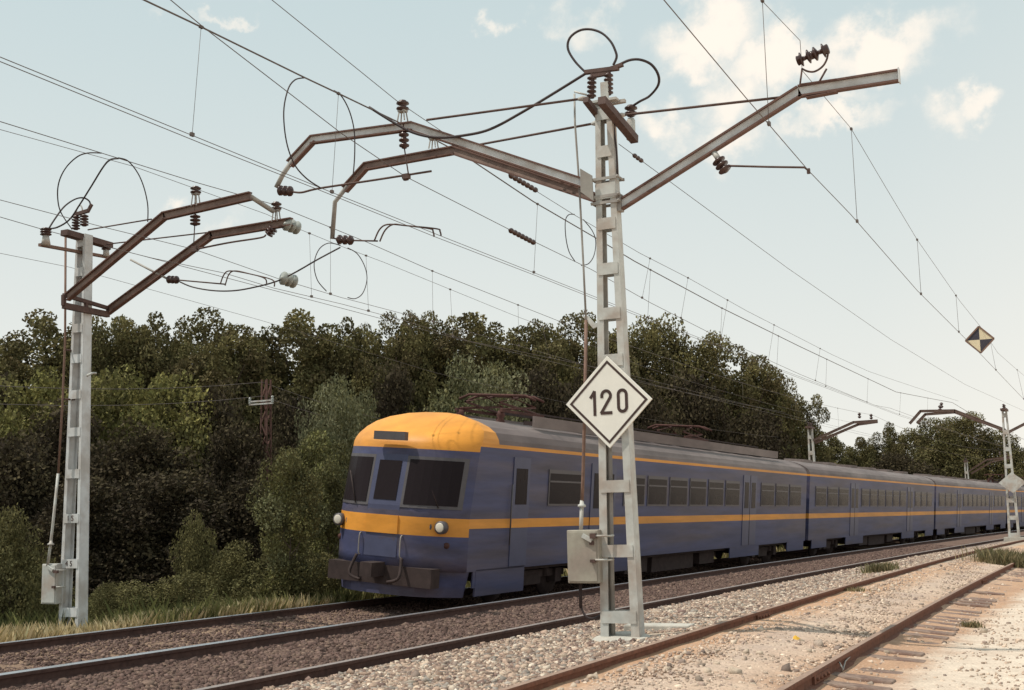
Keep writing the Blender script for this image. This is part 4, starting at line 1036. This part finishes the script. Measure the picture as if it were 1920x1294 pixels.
# ------------------------------------------------------------------ trees and bushes
DK = [(.125, .112, .050), (.155, .134, .056), (.100, .086, .044), (.180, .155, .066), (.135, .104, .058)]
MID = [(.13, .122, .056), (.15, .136, .058), (.105, .098, .05), (.165, .146, .066)]
LT = [(.165, .17, .095), (.205, .20, .115), (.135, .14, .075), (.24, .23, .14)]
DK_SHADED = [(.052, .041, .027), (.064, .050, .031), (.043, .033, .024), (.085, .069, .038)]  # understorey leaves, shade below the tall row painted into their colour
YG = [(.16, .155, .055), (.22, .20, .07), (.115, .11, .045), (.28, .25, .09)]
def crown_mesh(name, h, w, seed, pal, shape='column', nclump=46, nleaf=150, leaf=.26, low=.08):
    r = np.random.default_rng(seed)
    P = []; T = []
    lumps = []
    leaders = [(.36*math.cos(2.4*k+seed)*(k > 0), .36*math.sin(2.4*k+seed)*(k > 0), 1. if k == 0 else .80+.19*r.random()) for k in range(7)]
    for i in range(nclump):
        z = low + (1-low)*(i+.5)/nclump + r.normal(0, .02)
        z = min(max(z, low), .985)
        if shape == 'column':
            k = i % len(leaders); lx, ly, lh = leaders[k]; zz = .12+.86*((i//len(leaders)+.5)/max(1, nclump//len(leaders)))
            cr = w*(.13+.09*r.random()); pr2 = w*.23*math.sqrt(max(.05, 1-max(0, (zz-.6)/.4)**2))
            a = r.random()*2*PI; rad = pr2*math.sqrt(r.random())*1.3
            lumps.append((lx*w+rad*math.cos(a), ly*w+rad*math.sin(a), zz*lh*h-cr*.5, cr*(.8 if zz > .9 else 1), r.normal(0, .13), pal[r.integers(len(pal))])); continue
        if shape == 'x': pr = .62+.38*math.sin(PI*min(1, (z*1.02)**.8)) if z < .72 else max(.10, (1-((z-.72)/.30)**1.7))*.94
        elif shape == 'round': pr = math.sqrt(max(.03, 1-((z-.55)/.5)**2))
        else: pr = math.sqrt(max(.05, 1-z*z*.92))
        a = r.random()*2*PI; rad = w/2*pr*math.sqrt(r.random())*.86
        cr = w*(.13+.10*r.random())*(.75 if z > .85 else 1)
        lumps.append((rad*math.cos(a), rad*math.sin(a), z*h-cr*.4, cr, r.normal(0, .13), pal[r.integers(len(pal))]))
    for x, y, z, cr, tn, base in lumps:
        n = max(30, int(nleaf*(cr/(w*.18))**2))
        d = r.normal(0, 1, (n, 3)); d /= np.linalg.norm(d, axis=1)[:, None]
        d *= (cr*(.45+.6*r.random(n)**.6))[:, None]; d[:, 2] *= .85
        P.append(np.array([x, y, z])+d)
        c = np.array(pal)[r.integers(0, len(pal), n)]*.5+np.array(base)*.5
        T.append(np.clip(c*(1+tn+r.normal(0, .13, n))[:, None], .012, .5))
    P = np.concatenate(P); T = np.concatenate(T); n = len(P)
    P[:, 2] = np.maximum(P[:, 2], .05)
    nrm = r.normal(0, 1, (n, 3))+np.array([0, 0, .35]); nrm /= np.linalg.norm(nrm, axis=1)[:, None]
    u = np.cross(nrm, r.normal(0, 1, (n, 3))); u /= np.linalg.norm(u, axis=1)[:, None]; v = np.cross(nrm, u)
    sz = leaf*(.6+.8*r.random(n))[:, None]
    V = np.stack([P-u*sz*.5, P-v*sz*.32+nrm*sz*.06, P+u*sz*.5, P+v*sz*.32+nrm*sz*.06], 1).reshape(-1, 3)
    F = np.arange(4*n).reshape(-1, 4)
    return fast_mesh(name, V, F, M['leaf'], np.repeat(T, 4, 0))
def trunk_mesh(h, w, seed, limbs=7, r0=.17):
    r = random.Random(seed); b = MB()
    pts = [Vector((r.uniform(-.03, .03)*w*k/5, r.uniform(-.03, .03)*w*k/5, h*.88*k/5)) for k in range(6)]
    b.tube(pts, r0, 8, r2=r0*.2)
    for i in range(limbs):
        z = h*(.22+.6*i/limbs); p = Vector((0, 0, z)); a = r.random()*2*PI; l = w*(.28+.15*r.random())
        d = Vector((math.cos(a), math.sin(a), .9)); b.tube([p, p+d*l*.5, p+d*l+Vector((0, 0, l*.25))], r0*.38, 5, r2=r0*.08)
    me = bpy.data.meshes.new('trunk'); me.from_pydata([tuple(v) for v in b.v], [], b.f); me.materials.append(M['bark']); me.update(); return me
KINDS = {}
def kind(key, h, w, variants, pal, shape, **kw):
    KINDS[key] = (h, w, [(crown_mesh('crown', h, w, 100+hash_(key)+i, pal, shape, **kw), trunk_mesh(h*.9 if key in ('tall', 'broad') else h*.55, w*(1 if key in ('tall', 'broad') else .5), i+3, 7, .17 if key in ('tall', 'broad') else .07)) for i in range(variants)])
def hash_(s): return sum(ord(c)*(i+1) for i, c in enumerate(s))
kind('tall', 12., 4.2, 6, DK+[MID[0]], 'column', nclump=126, nleaf=440, leaf=.165, low=.04)
kind('broad', 12., 7.0, 3, DK+MID[:2], 'round', nclump=110, nleaf=440, leaf=.19, low=.05)
kind('under', 6., 5.0, 3, DK_SHADED, 'dome', nclump=60, nleaf=380, leaf=.15, low=.04)
kind('yg', 6.5, 4.6, 2, YG+DK[:2], 'round', nclump=56, nleaf=360, leaf=.15, low=.05)
kind('willow', 6.2, 5.0, 2, LT+MID[:2], 'round', nclump=56, nleaf=360, leaf=.13, low=.05)
kind('bush', 2.2, 2.4, 3, MID+DK[:2], 'dome', nclump=36, nleaf=330, leaf=.065, low=.03)
kind('shrub', 4.4, 2.6, 2, MID+LT[:1]+YG[:1], 'round', nclump=46, nleaf=360, leaf=.085, low=.03)
def plant(key, u, vtop, dist, width_px, label, name='tree', cat='tree', group=None, zbase=None, var=None):
    """a tree of the given kind, its top and width as seen, standing at a chosen distance"""
    h, w, vs = KINDS[key]
    top = atD(u, vtop, dist); s = -top.x+bend(top.y)
    zb_ = ground_z(s, top.y)-.05 if zbase is None else zbase
    H = (top.z-zb_)*(1.05 if key == 'tall' else 1.); Wd = width_px*dist/FPX
    i = random.randrange(len(vs)) if var is None else var
    root = empty(name, (top.x, top.y, zb_), label, cat, group)
    root.rotation_euler.z = random.random()*2*PI; root.scale = (Wd/w, Wd/w, H/h)
    c = mesh_obj('crown' if key not in ('bush',) else 'foliage', vs[i][0], root)
    t = mesh_obj('trunk' if key not in ('bush',) else 'stem', vs[i][1], root)
    return root
G1 = 'tall trees in the row behind the train'
row = [(-70, 640, 60, 150, 'cut off by the left edge of the view'), (18, 630, 58, 130, 'at the left edge of the row, lower than its neighbours'), (100, 588, 62, 150, 'rising just left of the left mast'),
       (178, 598, 60, 90, 'right behind the head of the left mast, partly hidden by it'), (232, 598, 64, 110, 'first one clear of the left mast on its right'), (288, 588, 62, 95, 'under the ends of the left mast arms'),
       (345, 600, 66, 100, 'with a rounded top below the small bows'), (412, 586, 62, 120, 'highest crown between the left mast and the rusty pole'), (462, 622, 68, 70, 'with a low top beside the gap left of the rusty pole'),
       (540, 596, 66, 130, 'standing free right above the rusty pole'), (606, 628, 70, 80, 'slim, in the dip right of the rusty pole'), (645, 600, 66, 85, 'slim, above the left end of the train'),
       (686, 612, 68, 70, 'slim, above the yellow nose of the train'), (742, 592, 68, 80, 'slim and pointed, above the middle of the train front'), (776, 590, 72, 80, 'behind the pale willow on its left side'),
       (812, 588, 70, 75, 'spire shaped, highest above the pale willow'), (880, 597, 70, 110, 'twin topped, behind the pale willow'), (935, 606, 72, 100, 'on the left of the notch beside the sign mast'),
       (1000, 606, 72, 95, 'between the notch and the sign mast'), (1060, 600, 74, 110, 'just left of the sign mast above the switch rod'), (1112, 588, 76, 100, 'directly behind the sign mast'), (1165, 622, 78, 90, 'half hidden by the right leg of the sign mast')]
for i, (u, v, d, w, l) in enumerate(row):
    plant('tall', u, v, d, w*1.42, 'tall dark green tree ' + l, group=G1, var=i % 6)
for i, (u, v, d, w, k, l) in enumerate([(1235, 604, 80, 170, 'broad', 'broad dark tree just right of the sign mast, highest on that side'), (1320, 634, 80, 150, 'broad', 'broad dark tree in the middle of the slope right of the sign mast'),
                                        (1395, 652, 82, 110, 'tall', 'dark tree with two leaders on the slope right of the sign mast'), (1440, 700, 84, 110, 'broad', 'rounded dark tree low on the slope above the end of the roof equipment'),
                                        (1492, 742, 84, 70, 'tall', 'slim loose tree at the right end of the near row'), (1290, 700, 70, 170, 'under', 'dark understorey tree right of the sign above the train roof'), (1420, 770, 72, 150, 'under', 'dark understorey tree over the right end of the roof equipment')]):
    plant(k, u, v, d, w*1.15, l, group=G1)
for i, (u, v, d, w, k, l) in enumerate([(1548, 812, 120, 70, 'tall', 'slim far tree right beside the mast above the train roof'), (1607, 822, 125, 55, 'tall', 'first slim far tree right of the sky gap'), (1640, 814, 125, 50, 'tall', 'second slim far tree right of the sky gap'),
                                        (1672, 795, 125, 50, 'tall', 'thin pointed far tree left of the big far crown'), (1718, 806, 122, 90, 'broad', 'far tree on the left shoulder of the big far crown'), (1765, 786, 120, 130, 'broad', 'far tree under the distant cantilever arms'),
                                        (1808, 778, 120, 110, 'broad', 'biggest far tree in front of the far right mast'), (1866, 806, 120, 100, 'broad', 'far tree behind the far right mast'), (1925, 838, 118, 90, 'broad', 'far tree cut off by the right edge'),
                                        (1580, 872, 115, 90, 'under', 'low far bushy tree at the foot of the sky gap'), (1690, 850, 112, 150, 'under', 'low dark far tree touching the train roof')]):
    plant(k, u, v, d, w*1.1, l, group='trees far down the line')
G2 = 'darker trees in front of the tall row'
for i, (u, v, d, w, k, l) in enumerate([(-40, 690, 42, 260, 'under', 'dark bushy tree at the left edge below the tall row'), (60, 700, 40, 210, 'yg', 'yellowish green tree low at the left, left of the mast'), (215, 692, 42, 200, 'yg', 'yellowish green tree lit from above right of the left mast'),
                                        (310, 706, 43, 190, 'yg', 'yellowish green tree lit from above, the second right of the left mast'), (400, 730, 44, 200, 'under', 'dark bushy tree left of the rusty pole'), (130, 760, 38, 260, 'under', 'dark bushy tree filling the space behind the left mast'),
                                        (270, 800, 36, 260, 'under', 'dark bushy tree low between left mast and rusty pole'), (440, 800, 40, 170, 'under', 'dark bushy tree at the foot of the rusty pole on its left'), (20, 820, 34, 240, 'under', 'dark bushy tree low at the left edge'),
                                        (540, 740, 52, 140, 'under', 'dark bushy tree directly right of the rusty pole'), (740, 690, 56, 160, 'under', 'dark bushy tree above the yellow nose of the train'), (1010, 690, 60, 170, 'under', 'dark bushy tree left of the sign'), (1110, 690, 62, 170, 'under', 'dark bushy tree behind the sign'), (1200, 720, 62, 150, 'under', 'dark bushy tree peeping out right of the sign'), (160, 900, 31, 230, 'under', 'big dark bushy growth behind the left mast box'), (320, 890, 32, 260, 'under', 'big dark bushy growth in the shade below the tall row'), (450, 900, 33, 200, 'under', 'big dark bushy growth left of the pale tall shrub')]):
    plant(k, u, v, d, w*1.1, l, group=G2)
GW = 'pale grey green willows'
plant('willow', 622, 706, 44, 140, 'pale grey green willow left of the yellow nose of the train', group=GW)
plant('willow', 900, 668, 50, 200, 'pale silvery willow above the train behind its front pantograph', group=GW)
plant('willow', 665, 735, 46, 130, 'small pale willow touching the yellow nose of the train', group=GW)
plant('shrub', 545, 838, 24.5, 140, 'tall grey green shrub left of the train front at the rusty pole foot', 'shrub', 'shrub')
plant('shrub', 615, 860, 27, 120, 'tall dull green shrub overlapping the left side of the train front', 'shrub', 'shrub')
plant('shrub', 590, 800, 30, 150, 'leafy shrub above the left side of the train front', 'shrub', 'shrub')
GB = 'bushes along the far side of the tracks'
for i, (u, v, d, w, l) in enumerate([(25, 960, 22.5, 150, 'feathery grey green bush at the left edge beside the mast'), (-60, 990, 22, 150, 'bush cut off by the left edge'), (365, 965, 25.5, 100, 'feathery dark bush standing above the low growth'), (440, 1020, 25, 130, 'dark rounded bush left of the train front'),
                                     (250, 1092, 23.0, 170, 'low spreading green bush right of the left mast foot'), (345, 1078, 23.2, 150, 'low dark bush behind the straw grass'), (520, 1030, 24.5, 170, 'dull green bush under the tall shrub'), (600, 1040, 25.5, 130, 'dark bush at the bottom left corner of the train'),
                                     (195, 1095, 22.5, 90, 'small bush just right of the left mast'), (90, 1050, 24, 120, 'dark bush behind the foot of the left mast')]):
    plant('bush', u, v, d, w*1.1, l, 'bush', 'bush', GB)

# rusty lattice pole with its wires
yp = 30.; d0 = atD(498, 880, 40)
lp = empty('lattice_pole', (d0.x, d0.y, -.7), 'rust red lattice pole with pale crossarms among the dark trees', 'power pole')
yl_ = d0.y; pt = atY(498, 712, yl_)
m = MB(); wb_, wt_ = .16, .10
def lpp(k, q, z):
    f_ = (z+.7)/(pt.z+.7); w = (wb_+(wt_-wb_)*f_); return Vector((d0.x+k*w, yl_+q*w, z))
for k in (-1, 1):
    for q in (-1, 1): m.bar(lpp(k, q, -.7), lpp(k, q, pt.z), .045, .045)
z = -.6; i = 0
while z < pt.z-.4:
    for q in (-1, 1):
        m.bar(lpp(-1 if i % 2 else 1, q, z), lpp(1 if i % 2 else -1, q, z+.42), .035, .035); m.bar(lpp(q, -1 if i % 2 else 1, z), lpp(q, 1 if i % 2 else -1, z+.42), .035, .035)
    z += .42; i += 1
m.build('lattice', M['rustlattice'], lp)
for v in (753, 758.5):
    c = atY(498, v, yl_); m = MB(); m.bar(c+Vector((-.48, -.24, 0)), c+Vector((.48, -.24, 0)), .05, .05); m.build('crossarm', M['galv'], lp)
    for k in (-.46, .46): insulator(lp, c+Vector((k, -.24, .02)), c+Vector((k, -.24, .14)), .05, 2, m=M['glass_ins'])
def tele(du, z, lab):
    b = MB(); pts = [Vector((d0.x+.045*(k-8)*2+.0008*(2*k-16)**2, yl_-.24+2*(k-8), z-1.1*4*abs(k-8)/14*(1-abs(k-8)/14))) for k in range(0, 23)]
    b.tube(pts, .008, 4); o = b.build('telegraph_wire', M['copper'], None, origin=pts[0]); tag(o, lab, 'telegraph wire', 'wires on the lattice pole')
tele(0, atY(498, 752, yl_).z+.14, 'telegraph wire on the upper crossarm of the rusty pole'); tele(0, atY(498, 718, yl_).z, 'telegraph wire at the very top of the rusty pole')

# ------------------------------------------------------------------ grass
def grass(name, n, sfun, trange, h, cols, label, kind_='stuff', clump=None, spread=.25):
    t = trange[0]+(trange[1]-trange[0])*rng.random(n)
    if clump:
        cs = [(trange[0]+(trange[1]-trange[0])*random.random()) for _ in range(clump)]
        cp = np.array([(sfun(a), a) for a in cs]); idx = rng.integers(0, clump, n)
        s = cp[idx, 0]+rng.normal(0, spread, n); t = cp[idx, 1]+rng.normal(0, spread, n)
        hh_ = (h*(.5+.7*rng.random(clump)))[idx]
    else:
        s = np.array([sfun(a) for a in t]); hh_ = np.full(n, h)
    s = np.where((s > 12) & (s < 14.2), 14.2+.5*(14.2-s), s)
    z = np.array([ground_z(a, b) for a, b in zip(s, t)])-.02; x = np.array([bend(b) for b in t])-s
    hgt = hh_*(.45+.75*rng.random(n)); a = rng.random(n)*2*PI; w = .006+.010*rng.random(n)
    le = hgt*(.15+.45*rng.random(n)); dx, dy = np.cos(a)*le, np.sin(a)*le
    px_, py_ = -np.sin(a)*w, np.cos(a)*w
    B = np.stack([x, t, z], 1)
    V = np.stack([B+np.stack([px_, py_, 0*z], 1), B-np.stack([px_, py_, 0*z], 1), B+np.stack([dx*.4-px_*.8, dy*.4-py_*.8, hgt*.6], 1), B+np.stack([dx, dy, hgt], 1)], 1).reshape(-1, 3)
    F = np.arange(4*n).reshape(-1, 4)
    c = np.array(cols)[rng.integers(0, len(cols), n)]*(1+rng.normal(0, .18, (n, 1)))
    o = mesh_obj(name, fast_mesh(name, V, F, M['grassblade'], np.repeat(np.clip(c, .02, .8), 4, 0)))
    return o
ST = [(.58, .46, .27), (.66, .54, .33), (.44, .34, .19), (.32, .26, .13)]
GR = [(.15, .155, .06), (.19, .185, .07), (.12, .12, .05), (.26, .23, .10)]
tag(grass('dry_grass', 45000, lambda t: random.uniform(14.25, 16.6), (8, 20.5), .30, ST, '', clump=300, spread=.3), label='straw coloured dry grass along the far rail at left', kind='stuff')
tag(grass('green_grass', 26000, lambda t: random.uniform(14.3, 17.2), (15.5, 26), .36, GR, '', clump=240, spread=.32), label='green grass in front of the bushes and the train', kind='stuff')
tag(grass('undergrowth', 30000, lambda t: random.uniform(16.0, 21), (9, 30), .55, GR[:3]+[(.07, .075, .03)], '', clump=260, spread=.4), label='mixed undergrowth at the foot of the bushes', kind='stuff')
tag(grass('verge_grass', 12000, lambda t: random.uniform(14.4, 17), (26, 110), .4, GR+ST[:1], '', clump=260, spread=.4), label='grass on the far verge seen beneath the train', kind='stuff')
for (u, v, n, h, lab, zz, sp) in ((1650, 1066, 900, .24, 'small green weed tuft beside the left rail of the siding', .1, .16), (1897, 1058, 1600, .40, 'olive grass tuft beside the siding at the right edge', -.08, .42), (1822, 1166, 200, .10, 'small weed by the sleeper ends right of the siding', -.08, .06), (1600, 1106, 160, .10, 'tiny green weed left of the siding rail', .1, .12)):
    p = atZ(u, v+8, zz); s0 = -p.x+bend(p.y)
    g = grass('weed_tuft', n, lambda t: random.gauss(s0, sp), (p.y-sp*2.2, p.y+sp*2.2), h, [(.19, .17, .09), (.24, .20, .11), (.15, .135, .07), (.30, .24, .14)], '')
    tag(g, lab, 'weed', 'weeds beside the siding')
# small things on the ground
p = atZ(1236, 1180, .1)
b = MB(); b.box(p+Vector((0, 0, .015)), (.85, .34, .10), rot=Matrix.Rotation(.1, 3, 'Z')); o = b.build('concrete_slab', M['concrete'], None, origin=p, bevel=.02)
tag(o, 'pale concrete slab lying in the ballast right of the sign mast foot', 'slab')
p = atZ(1492, 1206, .06)
b = MB(); b.add([p+Vector((-.05, -.02, 0)), p+Vector((.04, -.03, .0)), p+Vector((.05, .03, .05)), p+Vector((-.03, .03, .07)), p+Vector((0, 0, .09))], [(0, 1, 4), (1, 2, 4), (2, 3, 4), (3, 0, 4), (3, 2, 1, 0)])
o = b.build('scrap', M['litter'], None, origin=p); tag(o, 'small yellow scrap lying on the gravel between the siding rails', 'scrap')
